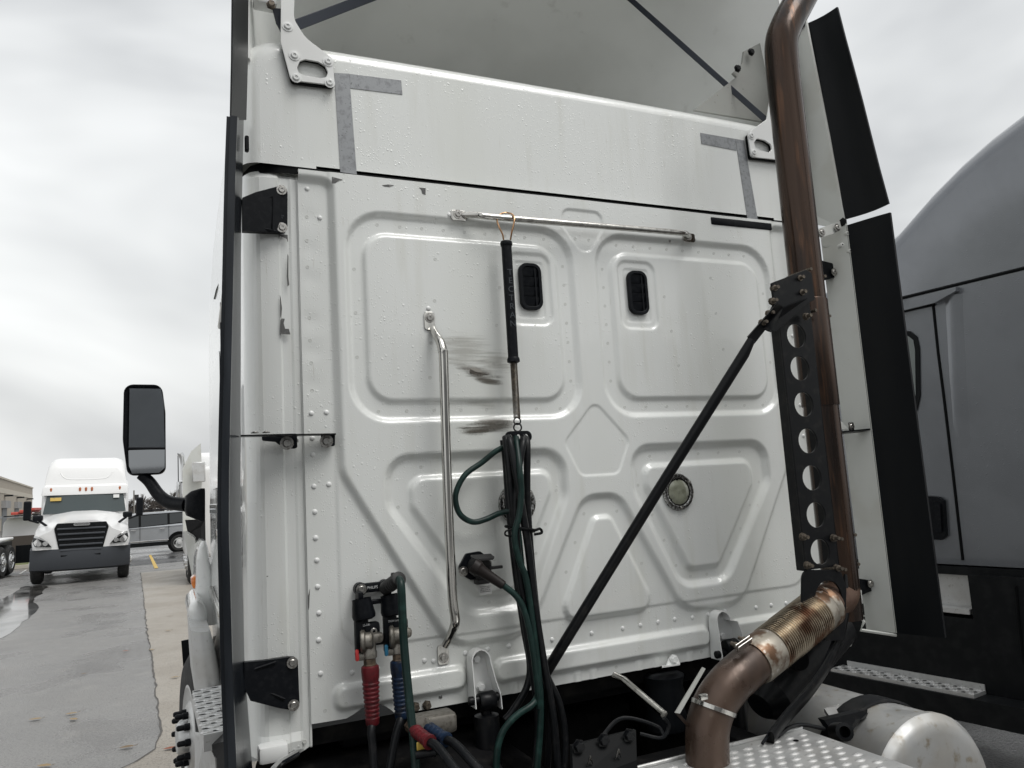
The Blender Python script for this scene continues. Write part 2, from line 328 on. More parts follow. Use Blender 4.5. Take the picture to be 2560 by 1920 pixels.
# shared small meshes
def shared(mb, name, m, smooth=True):
    me = mb.mesh(name); me.materials.append(MT[m]); finish(me, smooth); return me
def dome(r, h, n=10, k=3): return [(r*math.cos(math.pi/2*i/k), h*math.sin(math.pi/2*i/k)) for i in range(k+1)]
RIVET = shared(MB().lathe([(0.0092, -0.001)]+dome(0.0088, 0.0045), (0, 0, 0), (0, 0, 1), 10), 'rivet', 'white_clean')
FLUSH = shared(MB().lathe([(0.0068, -0.0006), (0.0058, 0.0006), (0.0046, 0.0006), (0.0042, 0.0001), (0, 0.0002)], (0, 0, 0), (0, 0, 1), 10), 'weld_nub', 'weld_mark')
def bolt_mesh(name, m, r=0.011, socket=True, washer=1.55, h=0.007):
    b = MB().lathe([(r*washer, 0), (r*washer, 0.0022), (r, 0.0024), (r, h*0.7), (r*0.8, h), (r*0.45, h), (r*0.42, h*0.55), (0, h*0.55)] if socket else [(r*washer, 0), (r*washer, 0.0022), (r, 0.0024), (r, h), (r*0.85, h*1.15), (0, h*1.15)], (0, 0, 0), (0, 0, 1), 12 if socket else 6)
    return shared(b, name, m, 30)
BOLT = bolt_mesh('bolt', 'bolt_steel'); BOLT_W = bolt_mesh('bolt', 'white_clean', 0.012); HEXW = bolt_mesh('bolt', 'white_clean', 0.013, False, 1.4, 0.011)
BOLT_D = bolt_mesh('bolt', 'bolt_rust', 0.012, False, 1.3, 0.016); BOLT_K = bolt_mesh('bolt', 'black_paint', 0.014, False, 1.4, 0.012)

# ================================================================== GROUND
g = MB(); R_ = 900
g.quad((-R_, -R_, 0), (R_, -R_, 0), (R_, R_, 0), (-R_, R_, 0)); struct(obj('ground', g, 'asphalt', None, False))
random.seed(3)
def jag(pts, step=0.22, amp=0.05):
    out = []
    for a, b in zip(pts[:-1], pts[1:]):
        a = Vector(a); b = Vector(b); n = max(1, int((b-a).length/step))
        for k in range(n):
            p = a.lerp(b, k/n); out.append((p.x+random.uniform(-amp, amp), p.y))
    out.append(pts[-1]); return out
edge = [atz(x, y, 0) for x, y in ((300, 1925), (345, 1905), (385, 1875), (402, 1830), (395, 1780), (388, 1700), (378, 1640), (368, 1580), (360, 1500), (352, 1432))]
edge = [(-1.2, 3.0), (-0.6, 5.6)] + [(p.x, p.y) for p in edge]
epts = jag(edge, 0.16, 0.014)
poly = epts + [(3.2, epts[-1][1]), (3.2, 3.0)]
cg = MB().add([(x, y, 0.004) for x, y in poly], [tuple(range(len(poly)))]); struct(obj('concrete_pavement', cg, 'concrete_ground', None, False))
ck = MB()
for (a, b) in zip(epts[:-1], epts[1:]):
    w0 = random.uniform(0.004, 0.016); ck.quad((a[0]-w0, a[1], 0.008), (a[0]+w0*0.5, a[1], 0.008), (b[0]+w0*0.4, b[1], 0.008), (b[0]-w0*0.8, b[1], 0.008))
struct(obj('pavement_crack', ck, 'crack', None, False))
# far wet lot and its paler cross strip
fw = MB().add([(-60, 27.6, 0.004), (3.2, 27.6+2.2, 0.004), (60, 31, 0.004), (60, 120, 0.004), (-60, 120, 0.004)], [(0, 1, 2, 3, 4)]); struct(obj('wet_parking_lot', fw, 'wet_asphalt', None, False))
pud = [atz(x, y, 0) for x, y in ((-60, 1640), (0, 1595), (40, 1575), (60, 1555), (95, 1520), (85, 1500), (110, 1480), (120, 1465), (60, 1466), (0, 1500), (-60, 1520))]
pp = jag([(p.x, p.y) for p in pud]+[(pud[0].x, pud[0].y)], 0.4, 0.05)[:-1]
struct(obj('puddle', MB().add([(x, y, 0.005) for x, y in pp], [tuple(range(len(pp)))]), 'puddle_water', None, False))

# ================================================================== MAIN TRACTOR
TR = thing('semi_truck', 'white sleeper tractor seen from behind, filling the photo with its ribbed back wall', 'truck', (XC, 3.6, 0))

# ---- embossed back wall as a height field
def sdf(poly, X, Z):
    d2 = np.full(X.shape, 1e9); inside = np.zeros(X.shape, bool); n = len(poly)
    for i in range(n):
        ax, az = poly[i]; bx, bz = poly[(i+1) % n]; ex, ez = bx-ax, bz-az
        wx, wz = X-ax, Z-az; t = np.clip((wx*ex+wz*ez)/(ex*ex+ez*ez+1e-12), 0, 1)
        d2 = np.minimum(d2, (wx-ex*t)**2+(wz-ez*t)**2)
        c = ((az > Z) != (bz > Z)) & (X < (bx-ax)*(Z-az)/((bz-az) if bz != az else 1e-12)+ax); inside ^= c
    return np.where(inside, -1, 1)*np.sqrt(d2)
def S(poly, X, Z, wd):
    t = np.clip(0.5-sdf(poly, X, Z)/wd, 0, 1); return t*t*(3-2*t)
def mir(p): return [(-x, z) for x, z in p]
def rect(x0, x1, z0, z1): return [(x0, z0), (x1, z0), (x1, z1), (x0, z1)]
HX = 1.0625; NX, NZ = 480, 404
xs = np.linspace(-HX, HX, NX)
zb = np.interp(xs, [-1.07, -0.957, -0.935, -0.907, -0.885, -0.862, -0.835, -0.815, -0.79, -0.77, -0.5, 1.07], [1.268, 1.266, 1.274, 1.288, 1.295, 1.295, 1.284, 1.268, 1.243, 1.25, 1.25, 1.25])
vv = np.linspace(0, 1, NZ)[:, None]
X = np.broadcast_to(xs[None, :], (NZ, NX)); Z = zb[None, :]+(3.028-zb[None, :])*vv
plat = rpoly([(-0.95, 2.02), (-0.61, 1.436), (-0.325, 1.436), (-0.075, 1.890), (0.075, 1.890), (0.325, 1.436), (0.61, 1.436), (0.95, 2.02), (0.955, 3.0), (1.3, 3.0), (1.3, 3.4), (-1.3, 3.4), (-1.3, 3.0), (-0.955, 3.0)],
             [0.1, 0.13, 0.13, 0.085, 0.085, 0.13, 0.13, 0.1, 0.035, 0, 0, 0, 0, 0.035])
lev = rpoly([(-0.965, 1.47), (0.965, 1.47), (0.965, 3.2), (-0.965, 3.2)], [0.09, 0.09, 0, 0])
H = 0.004*S(lev, X, Z, 0.012) + 0.018*S(plat, X, Z, 0.028)
wo = rpoly(rect(0.056, 0.909, 2.187, 2.896), 0.125, 8); wi = rpoly(rect(0.118, 0.853, 2.249, 2.827), 0.085, 8)
vo = rpoly(rect(0.150, 0.322, 2.526, 2.796), 0.04); vt = rpoly(rect(0.178, 0.292, 2.553, 2.766), 0.012)
Vo = rpoly([(0.147, 2.062), (0.80, 2.062), (0.80, 1.906), (0.54, 1.532), (0.325, 1.532), (0.147, 1.90)], [0.11, 0.11, 0.08, 0.09, 0.09, 0.1], 8)
Vi = rpoly([(0.203, 1.992), (0.722, 1.992), (0.722, 1.897), (0.513, 1.588), (0.368, 1.588), (0.203, 1.915)], [0.06, 0.06, 0.05, 0.045, 0.045, 0.06], 8)
for q in (wo, mir(wo)): H = H - 0.015*S(q, X, Z, 0.026)
for q in (wi, mir(wi)): H = H + 0.012*S(q, X, Z, 0.022)
for q in (vo, mir(vo)): H = H - 0.006*S(q, X, Z, 0.013)
for q in (vt, mir(vt)): H = H - 0.0025*S(q, X, Z, 0.007)
for q in (Vo, mir(Vo)): H = H - 0.022*S(q, X, Z, 0.034)
for q in (Vi, mir(Vi)): H = H + 0.017*S(q, X, Z, 0.026)
H = H + 0.015*S(rpoly([(-0.035, 1.814), (0.035, 1.814), (0.208, 1.459), (-0.208, 1.459)], [0.03, 0.03, 0.05, 0.05]), X, Z, 0.022)
H = H - 0.004*S(rpoly([(0, 2.243), (0.14, 2.092), (0.08, 1.967), (-0.08, 1.967), (-0.14, 2.092)], 0.035), X, Z, 0.009)
H = H - 0.005*S(rpoly([(-0.083, 2.985), (0.095, 2.985), (0.095, 2.915), (0.01, 2.785), (-0.083, 2.915)], 0.045), X, Z, 0.010)
for a, b in ((-0.99, -0.562), (-0.455, 0.438), (0.545, 0.985)): H = H + 0.019*S(rpoly(rect(a, b, 1.296, 1.366), 0.03), X, Z, 0.022)
for px in (-0.385, -0.31, -0.14, -0.075, 0.12, 0.195, 0.345): H = H + 0.0035*S(rpoly(rect(px-0.012, px+0.012, 1.20, 1.285), 0.004), X, Z, 0.006)
# faint oil-canning of the sheet metal
H = H + 0.0011*np.sin(X*5.1+1.0)*np.sin(Z*4.3)+0.0006*np.sin(X*13+Z*7)
# shallow dents round the rivets in the left column
for rz in (2.872, 2.76, 2.66, 2.52, 2.42, 2.31): H = H - 0.0014*np.exp(-(((X+1.03)/0.03)**2+((Z-rz)/0.03)**2))
me = bpy.data.meshes.new('back_wall')
co = np.stack([X+XC, YW-H, Z], -1).reshape(-1, 3)
rim = np.stack([np.concatenate([X[0]+XC]), np.full(NX, YW+0.03), Z[0]], -1); rimt = np.stack([X[-1]+XC, np.full(NX, YW+0.03), Z[-1]], -1)
nv = NX*NZ; co = np.concatenate([co, rim, rimt])
i, j = np.meshgrid(np.arange(NZ-1), np.arange(NX-1), indexing='ij'); a = (i*NX+j).ravel()
fc = np.stack([a, a+1, a+NX+1, a+NX], -1)
k = np.arange(NX-1); fb = np.stack([k, nv+k, nv+k+1, k+1], -1); t0 = (NZ-1)*NX; ft = np.stack([t0+k, t0+k+1, nv+NX+k+1, nv+NX+k], -1)
fc = np.concatenate([fc, fb, ft]).astype(np.int32)
me.vertices.add(len(co)); me.vertices.foreach_set('co', co.astype(np.float32).ravel())
me.loops.add(fc.size); me.loops.foreach_set('vertex_index', fc.ravel())
me.polygons.add(len(fc)); me.polygons.foreach_set('loop_start', np.arange(0, fc.size, 4, dtype=np.int32))
me.update(); me.validate(); me.materials.append(MT['white_paint']); me.shade_smooth(); me.set_sharp_from_angle(angle=rad(60))
WALL = link(bpy.data.objects.new('back_wall', me), TR)
def hgt(x, z):                # wall relief at a world point
    xi = int(round((x-XC+HX)/(2*HX)*(NX-1))); xi = max(0, min(NX-1, xi)); b = zb[xi]
    zi = int(round((z-b)/(3.028-b)*(NZ-1))); return float(H[max(0, min(NZ-1, zi)), xi])
def on_wall(px, py):
    p = at(px, py, YW-0.01); h = hgt(p.x, p.z); p = at(px, py, YW-h); return p.x, p.z, h
def wm(x, z, extra=0.0): return wallM(x, z, hgt(x, z)+extra)

# rivets: every proud rivet of the photo
rv = [(-1.032, 2.969), (-0.993, 2.872), (-1.038, 2.216), (-0.990, 2.218), (-1.037, 2.137), (-1.037, 2.083), (-1.036, 1.983), (-0.989, 1.987), (-1.035, 1.903), (-1.035, 1.822), (-1.033, 1.753), (-1.033, 1.672), (-1.031, 1.592), (-1.034, 1.511), (-1.031, 1.411), (-0.934, 1.399), (-0.853, 1.399)]
for x, z in rv: inst('rivet', RIVET, WALL, wm(XC+x, z))
for z in (2.74, 2.52, 2.30, 2.216, 2.083, 1.983, 1.822, 1.672, 1.511): inst('rivet', RIVET, WALL, wm(XC+1.034, z))
for px, py in ((1061, 1652), (1084, 1653), (1163, 1633), (1219, 1623), (1272, 1615), (1380, 1599), (1479, 1583), (1557, 1571), (1601, 1563), (1645, 1555), (1687, 1548), (1731, 1544), (1771, 1536), (1812, 1528), (1890, 1519), (1928, 1513), (1965, 1508), (1124, 537), (1736, 596), (1071, 771)):
    x, z, h = on_wall(px, py); inst('rivet', RIVET, WALL, wallM(x, z, h))
# flush spot-rivet rings along the grooves
fl = []
for s in (-1, 1):
    fl += [(s*x, 2.862) for x in np.linspace(0.16, 0.80, 9)] + [(s*x, 2.218) for x in np.linspace(0.14, 0.82, 8)]
    fl += [(s*0.087, z) for z in np.linspace(2.32, 2.76, 7)] + [(s*0.885, z) for z in (2.4, 2.55, 2.7)]
    fl += [(s*x, 2.028) for x in (0.24, 0.36, 0.47, 0.57, 0.68)] + [(s*(0.765-0.2*t), 1.90-0.30*t) for t in (0.0, 0.3, 0.6, 0.9)] + [(s*(0.175+0.15*t), 1.92-0.33*t) for t in (0.0, 0.35, 0.65, 0.95)]
    fl += [(s*0.38, 1.56), (s*0.46, 1.56), (s*0.36, 2.66), (s*0.38, 2.52), (s*0.40, 2.38), (s*0.60, 2.75), (s*0.61, 2.6), (s*0.63, 2.45), (s*0.64, 2.33)]
    fl += [(s*(0.07+0.09*t), 1.83-0.2*t) for t in (0, 0.5, 1.0)]
fl += [(-0.03, 2.87), (0.03, 2.87), (-1.035, 2.872), (-1.037, 2.79), (-1.037, 2.70), (-1.035, 2.53), (-1.035, 2.455), (-1.033, 2.38), (-1.033, 2.29), (-1.02, 1.30), (-0.96, 1.315), (-0.72, 1.275), (-0.48, 1.275), (-0.35, 1.275), (-0.25, 1.275), (0.02, 1.275), (0.25, 1.275), (0.40, 1.275)]
for x, z in fl: inst('weld_nub', FLUSH, WALL, wm(XC+x, z))
# paint chips, bare patches
def chip(pxpts, m='primer', off=0.0012):
    x, z, h = on_wall(*pxpts[0]); pts = [at(a, b, YW-h-off) for a, b in pxpts]; return MB().slab(pts, (0, 0.0012, 0)), m
for pts in ([(830, 442), (857, 449), (845, 453), (838, 458), (830, 457)], [(1048, 469), (1064, 470), (1064, 487), (1056, 484), (1053, 474)], [(955, 463), (970, 461), (985, 463), (975, 467), (962, 466)], [(1672, 600), (1677, 600), (1677, 606), (1673, 605)], [(1097, 1740), (1103, 1741), (1104, 1737), (1106, 1745), (1102, 1748), (1097, 1746)]):
    b, m = chip(pts); obj('paint_chip', b, m, WALL, False)

# dirt smears: streaky dark wear where the hoses rub, each its own thin film
def smear_mat(name, col, s1, s2, amount):
    m = bpy.data.materials.new(name); m.use_nodes = True; t = m.node_tree; b = t.nodes['Principled BSDF']; b.inputs['Base Color'].default_value = (*col, 1); b.inputs['Roughness'].default_value = 0.7
    N = t.nodes.new; K = t.links.new; co = N('ShaderNodeTexCoord'); mp_ = N('ShaderNodeMapping'); mp_.inputs['Scale'].default_value = (s1, 1, s2); K(co.outputs['Object'], mp_.inputs[0])
    n = N('ShaderNodeTexNoise'); n.inputs['Scale'].default_value = 1; n.inputs['Detail'].default_value = 5; K(mp_.outputs[0], n.inputs['Vector'])
    g2 = N('ShaderNodeTexNoise'); g2.inputs['Scale'].default_value = 330; g2.inputs['Detail'].default_value = 2; K(co.outputs['Object'], g2.inputs['Vector'])
    a = N('ShaderNodeAttribute'); a.attribute_name = 'fade'
    ad = N('ShaderNodeMath'); ad.operation = 'MULTIPLY_ADD'; K(n.outputs['Fac'], ad.inputs[0]); ad.inputs[1].default_value = 1.7; K(a.outputs['Fac'], ad.inputs[2])
    ad2 = N('ShaderNodeMath'); ad2.operation = 'MULTIPLY_ADD'; K(g2.outputs['Fac'], ad2.inputs[0]); ad2.inputs[1].default_value = 0.5; K(ad.outputs[0], ad2.inputs[2])
    r = N('ShaderNodeMapRange'); r.interpolation_type = 'SMOOTHSTEP'; r.inputs[1].default_value = 1.22; r.inputs[2].default_value = 2.05; r.inputs[3].default_value = 0; r.inputs[4].default_value = amount; K(ad2.outputs[0], r.inputs[0])
    ml = N('ShaderNodeMath'); ml.operation = 'MULTIPLY'; K(r.outputs[0], ml.inputs[0])
    f2 = N('ShaderNodeMapRange'); f2.inputs[1].default_value = 0.0; f2.inputs[2].default_value = 0.3; K(a.outputs['Fac'], f2.inputs[0]); K(f2.outputs[0], ml.inputs[1]); K(ml.outputs[0], b.inputs['Alpha'])
    MT[name] = m
smear_mat('smear_dark', (0.10, 0.088, 0.07), 10, 150, 0.74); smear_mat('smear_light', (0.29, 0.27, 0.23), 7, 190, 0.30); smear_mat('smear_mid', (0.18, 0.16, 0.135), 10, 160, 0.6)
def smear(cx, cz, rx, rz, ang, m, nx=28, nz=16):
    vs = []; fs = []; fade = []; ca, sa = math.cos(ang), math.sin(ang)
    for a in range(nz+1):
        for b in range(nx+1):
            u, v = -1+2*b/nx, -1+2*a/nz; x = cx+u*rx*ca-v*rz*sa; z = cz+u*rx*sa+v*rz*ca
            vs.append((x, YW-hgt(x, z)-0.0011, z)); fade.append(max(0.0, 1-math.sqrt(u*u+v*v)))
    fs = [(a*(nx+1)+b, a*(nx+1)+b+1, (a+1)*(nx+1)+b+1, (a+1)*(nx+1)+b) for a in range(nz) for b in range(nx)]
    o = obj('dirt_smear', MB().add(vs, fs), m, WALL, True); at_ = o.data.attributes.new('fade', 'FLOAT', 'POINT'); at_.data.foreach_set('value', fade); return o
def psmear(px, py, rx, rz, ang, m):
    p = at(px, py, YW-0.015); smear(p.x, p.z, rx, rz, ang, m)
psmear(1225, 1068, 0.145, 0.030, 0.02, 'smear_dark'); psmear(1190, 1078, 0.10, 0.022, 0.0, 'smear_dark'); psmear(1235, 1052, 0.11, 0.020, 0.02, 'smear_mid')
psmear(1195, 930, 0.115, 0.026, -0.22, 'smear_mid'); psmear(1210, 948, 0.09, 0.02, -0.25, 'smear_dark'); psmear(1160, 875, 0.14, 0.085, -0.05, 'smear_light'); psmear(1215, 1012, 0.10, 0.02, -0.1, 'smear_light'); psmear(1240, 905, 0.1, 0.06, -0.1, 'smear_light')
p = at(1188, 926, YW-0.011); obj('worn_patch', MB().prism(rpoly([(-0.027, 0.002), (0, -0.007), (0.028, -0.008), (0.012, 0.004), (-0.012, 0.008)], 0.006), wm(p.x, p.z, 0.0014) @ Matrix.Rotation(-0.1, 4, 'Z'), 0.0008), 'smudge', WALL, False)

# ---- seam gasket, corner panels, roof cap
gk = MB()
for s in (-1, 1): pass
gpts = [(-1.226, 2.72), (-1.222, 2.62), (-1.205, 2.555), (-1.175, 2.522), (-1.12, 2.506), (-1.0, 2.500), (0, 2.500)]; gpts = gpts+[(-x, y) for x, y in reversed(gpts[:-1])]
gk.loft([[Vector((XC+x, y, z)) for x, y in gpts] for z in (3.018, 3.052)], False, False); obj('seam_gasket', gk, 'gasket', TR, 50)
def corner(s):
    # profile in plan (distance from centre, y)
    prof = [(1.060, 2.506), (1.066, 2.507), (1.066, 2.512), (1.085, 2.512), (1.093, 2.5145), (1.120, 2.5145), (1.127, 2.508), (1.150, 2.508), (1.172, 2.512)]
    for k in range(1, 9):
        a = math.pi/2*k/8; prof.append((1.172+0.060*math.sin(a), 2.512+0.10*(1-math.cos(a))))
    prof.append((1.232, 2.75))
    rings = []
    zs = [1.185, 1.20, 1.225, 1.25, 1.30, 1.5, 2.0, 2.5, 2.9, 3.0, 3.026]
    b = MB()
    for z in zs:
        ring = []
        for d, y in prof:
            zz = z
            if z < 1.19: zz = z+max(0, (1.10-d))*0.5
            yy = y-(0.014*max(0, 1-abs(z-1.215)/0.03) if d > 1.09 else 0)
            ring.append(Vector((XC+s*d, yy+(0.018 if z > 3.01 else 0), zz)))
        rings.append(ring)
    b.loft(rings, False, False)
    return obj('corner_panel', b, 'white_paint', TR, 12)
CL = corner(-1); CR = corner(1)
obj('tow_cover', MB().rbox(at(682, 1880, 2.47), (0.085, 0.06, 0.05), 0.012, 2), 'white_clean', CL)
inst('bolt_cap', FLUSH, CL, wallM(at(705, 1867, 2.5).x, at(705, 1867, 2.5).z, -0.005)); inst('bolt_cap', FLUSH, CL, wallM(at(762, 1855, 2.5).x, at(762, 1855, 2.5).z, -0.005))
# chipped paint on the left corner panel
for pts in ([(696, 586), (719, 587), (720, 605), (716, 596), (706, 592), (700, 590), (697, 598)], [(719, 635), (721, 640), (721, 690), (723, 712), (719, 716), (717, 690)], [(700, 738), (702, 745), (705, 770), (703, 800), (701, 790)], [(701, 800), (705, 796), (712, 797), (709, 808), (713, 822), (722, 822), (726, 836), (701, 835)], [(770, 1490), (775, 1470), (773, 1520), (771, 1525)], [(667, 1439), (671, 1441), (667, 1443)], [(743, 1098), (746, 1098), (746, 1106), (744, 1106)]):
    P_ = [at(a, b, 2.4995) for a, b in pts]; obj('paint_chip', MB().slab(P_, (0, 0.002, 0)), 'primer', CL, False)

rc = MB()
# roof cap: swept outline with rounded shoulders
def roof_section(y, grow=0.0, zt=3.512, hw=1.238):
    pts = [(-hw+grow, 3.043)]
    r = 0.12
    for k in range(9):
        a = math.pi/2*k/8; pts.append((-(hw-grow)+r-r*math.cos(a), zt-grow-r+r*math.sin(a)-0.012))
    for k in range(1, 12): 
        x = -(hw-grow)+r+(2*(hw-grow)-2*r)*k/12; pts.append((x, zt-grow-0.012*(x/hw)**2))
    pts2 = [(-x, z) for x, z in reversed(pts[:9])]
    pts = pts+[(-x, z) for x, z in reversed(pts[:9+1])]
    return [Vector((XC+x, y, z)) for x, z in pts]
secs = []
for k in range(8):
    a = math.pi/2*k/7; secs.append(roof_section(2.498+0.055*(1-math.sin(a)), 0.055*(1-math.cos(a))) )
secs = [roof_section(2.497+0.055*(1-math.cos(math.pi/2*(1-k/7))), 0) for k in range(0)]
for k in range(8):
    a = math.pi/2*k/7; secs.append(roof_section(2.500+0.06*(1-math.cos(a)), 0.06*(1-math.sin(a))))
for y in (2.75, 3.2, 3.7): secs.append([Vector((XC+(v.x-XC)*(1-0.085*(y-2.55)*max(0, (v.z-3.0)/0.5)), v.y, 2.98 if v.z < 3.07 and y > 2.76 else v.z)) for v in roof_section(y)])
for y, dz, dw in ((3.9, 0.03, 0.15), (4.1, 0.10, 0.18)):
    secs.append([Vector((XC+(v.x-XC)*(1-dw/1.238*min(1, max(0, (v.z-3.07)/0.3))), y, max(3.10, v.z-dz) if v.z > 3.1 else 2.98)) for v in roof_section(3.0)])
rc.loft(secs, False, False); rc.add(secs[-1], [tuple(range(len(secs[-1])))])
# the closed back face of the cap
b0 = secs[0]; rc.add(b0, [tuple(range(len(b0)))])
ROOF = obj('roof_cap', rc, 'white_paint', TR, 40)

# reflective tape L shapes
def tape(p4): obj('reflective_tape', MB().slab([at(a, b, 2.4978) for a, b in p4], (0, 0.0016, 0)), 'tape', ROOF, False)
tape([(836, 182), (873, 184), (892, 436), (851, 430)]); tape([(874, 184.5), (1003, 201), (1006, 236), (876, 220)])
tape([(1751, 332), (1838, 347), (1842, 376), (1754, 359)]); tape([(1839, 347), (1860, 351), (1895, 552), (1869, 548)])
# fairing foot plates with slotted hole
def fpx(lst, Y): return [(at(a, b, Y).x, at(a, b, Y).z) for a, b in lst]
IDM = frame((0, 0, 0), (1, 0, 0), (0, 0, 1))
Yp = 2.482
lp = fpx([(703, -60), (737, -60), (733, 50), (762, 97), (829, 148), (836, 215), (727, 202), (702, 108)], Yp)
sl_ = fpx([(741, 172), (748, 155), (762, 150), (795, 156), (812, 166), (820, 183), (815, 196), (800, 199), (760, 192), (746, 186)], Yp)
M_ = frame((0, Yp, 0), (1, 0, 0), (0, 0, 1))
fp = obj('fairing_bracket', plate([rpoly(lp, [0, 0, 0.06, 0.1, 0.012, 0.018, 0.018, 0.01]), rpoly(sl_, 0.012, 3)], 0.006, M_, 0.001), 'white_clean', TR, 40)
for a, b in ((719, 66), (736, 139), (820, 154), (740, 194), (824, 207)): inst('bolt', BOLT_W, fp, wallM(at(a, b, Yp-0.007).x, at(a, b, Yp-0.007).z, YW-Yp+0.007))
obj('bracket_gasket', plate([rpoly([(x+0.002, z-0.006) for x, z in lp[3:]], 0.014), rpoly(sl_, 0.012, 3)], 0.010, frame((0, Yp+0.0125, 0), (1, 0, 0), (0, 0, 1))), 'gasket', fp, False)
rp = fpx([(1868, 336), (1880, 325), (1915, 300), (1935, 180), (1990, 180), (1985, 405), (1876, 393)], Yp); rs = fpx([(1882, 357), (1890, 347), (1910, 352), (1925, 362), (1928, 375), (1920, 383), (1900, 379), (1886, 372)], Yp)
fr_ = obj('fairing_bracket', plate([rpoly(rp, 0.012), rpoly(rs, 0.012, 3)], 0.006, M_, 0.001), 'white_clean', TR, 40)
for a, b in ((1878, 339), (1884, 381)): inst('bolt', BOLT_W, fr_, wallM(at(a, b, Yp-0.007).x, at(a, b, Yp-0.007).z, YW-Yp+0.007))
obj('bracket_gasket', plate([rpoly([(x-0.003, z-0.006) for x, z in (rp[0], rp[1], rp[2], rp[5], rp[6])], 0.01), rpoly(rs, 0.012, 3)], 0.010, frame((0, Yp+0.0125, 0), (1, 0, 0), (0, 0, 1))), 'gasket', fr_, False)

# ---- raised roof fairing (a shell, open to the rear)
fa = MB(); ys = [2.50, 2.62, 2.9, 3.3, 3.8, 4.3, 4.7, 4.95]
zt = [4.62, 4.60, 4.53, 4.42, 4.22, 3.94, 3.62, 3.30]
def fair_sec(y, top, inset):
    hw = 1.228-0.27*min(0.8, y-2.5)-0.06*max(0, y-3.3)-inset; r = min(0.38, max(0.05, (top-3.2)*0.5)); pts = []
    base = 3.40 if y < 4.4 else 3.08
    pts.append((-hw, base)); pts.append((-hw, base+(top-r-base)*0.5))
    for k in range(8): a = math.pi/2*k/7; pts.append((-hw+0.05+r-r*math.cos(a), top-inset-r+r*math.sin(a)))
    for k in range(1, 10): x = -hw+0.05+r+(2*hw-0.1-2*r)*k/10; pts.append((x, top-inset+0.02*(1-(x/hw)**2)))
    pts += [(-x, z) for x, z in reversed(pts[:10])]
    return [Vector((XC+x, y, z)) for x, z in pts]
outer = [fair_sec(y, z, 0) for y, z in zip(ys, zt)]; inner = [fair_sec(y-0.0, z, 0.02) for y, z in zip(ys, zt)]
fo = MB().loft(outer, False, False); FAIR = obj('roof_fairing', fo, 'white_paint', TR, 45)
fi = MB().loft([[v+Vector((0, -0.004, 0)) for v in r] for r in inner], False, False)
fi.add(inner[-1], [tuple(range(len(inner[-1])))])
obj('fairing_lining', fi, 'fairing_inside', FAIR, 45)
rimf = MB().loft([[v+Vector((0, -0.006, 0)) for v in outer[0]], [v+Vector((0, -0.006, 0)) for v in inner[0]]], False, False); obj('fairing_rim', rimf, 'fairing_inside', FAIR, 45)
# flat stiffening straps
def strap(p0, p1, wd, th, m='strut_blue', par=None):
    d = (p1-p0); Mx = d.to_track_quat('X', 'Z').to_matrix(); return obj('fairing_strut', MB().rbox((p0+p1)/2, (d.length, th, wd), 0.002, 1, Mx), m, par or TR, 40)
strap(at(700, 78, 2.60), at(1060, -58, 3.1), 0.038, 0.004); strap(at(1550, -25, 3.05), at(1918, 303, 2.50), 0.026, 0.004)
# inner flange of the right fairing side with its bolts
b = MB().slab([at(a, b, 2.62) for a, b in ((1735, 275), (1842, 192), (1832, 182), (1856, 158), (1860, 128), (1905, 105), (1940, 95), (1940, 320), (1915, 305))], (0, 0.012, 0)); fl_ = obj('fairing_flange', b, 'flange_grey', TR, False)
inst('bolt', BOLT_K, fl_, frame(at(1877, 131, 2.60), (1, 0, 0), (0, 0, 1))); inst('bolt', BOLT_K, fl_, frame(at(1843, 172, 2.60), (1, 0, 0), (0, 0, 1)))
hs = MB().rbox(at(662, 2, 2.53), (0.075, 0.06, 0.05), 0.008, 2); hb = obj('hinge_block', hs, 'white_clean', TR)
obj('hinge_foot', MB().loft([[at(680, 20, 2.52), at(712, 22, 2.52), at(712, 22, 2.56), at(680, 20, 2.56)], [at(690, 60, 2.52), at(708, 62, 2.52), at(708, 62, 2.55), at(690, 60, 2.55)], [at(698, 72, 2.52), at(706, 73, 2.52), at(706, 73, 2.54), at(698, 72, 2.54)]]), 'strut_blue', hb)
inst('bolt', BOLT_D, hb, frame(at(677, 14, 2.495), (1, 0, 0), (0, 0, 1)))

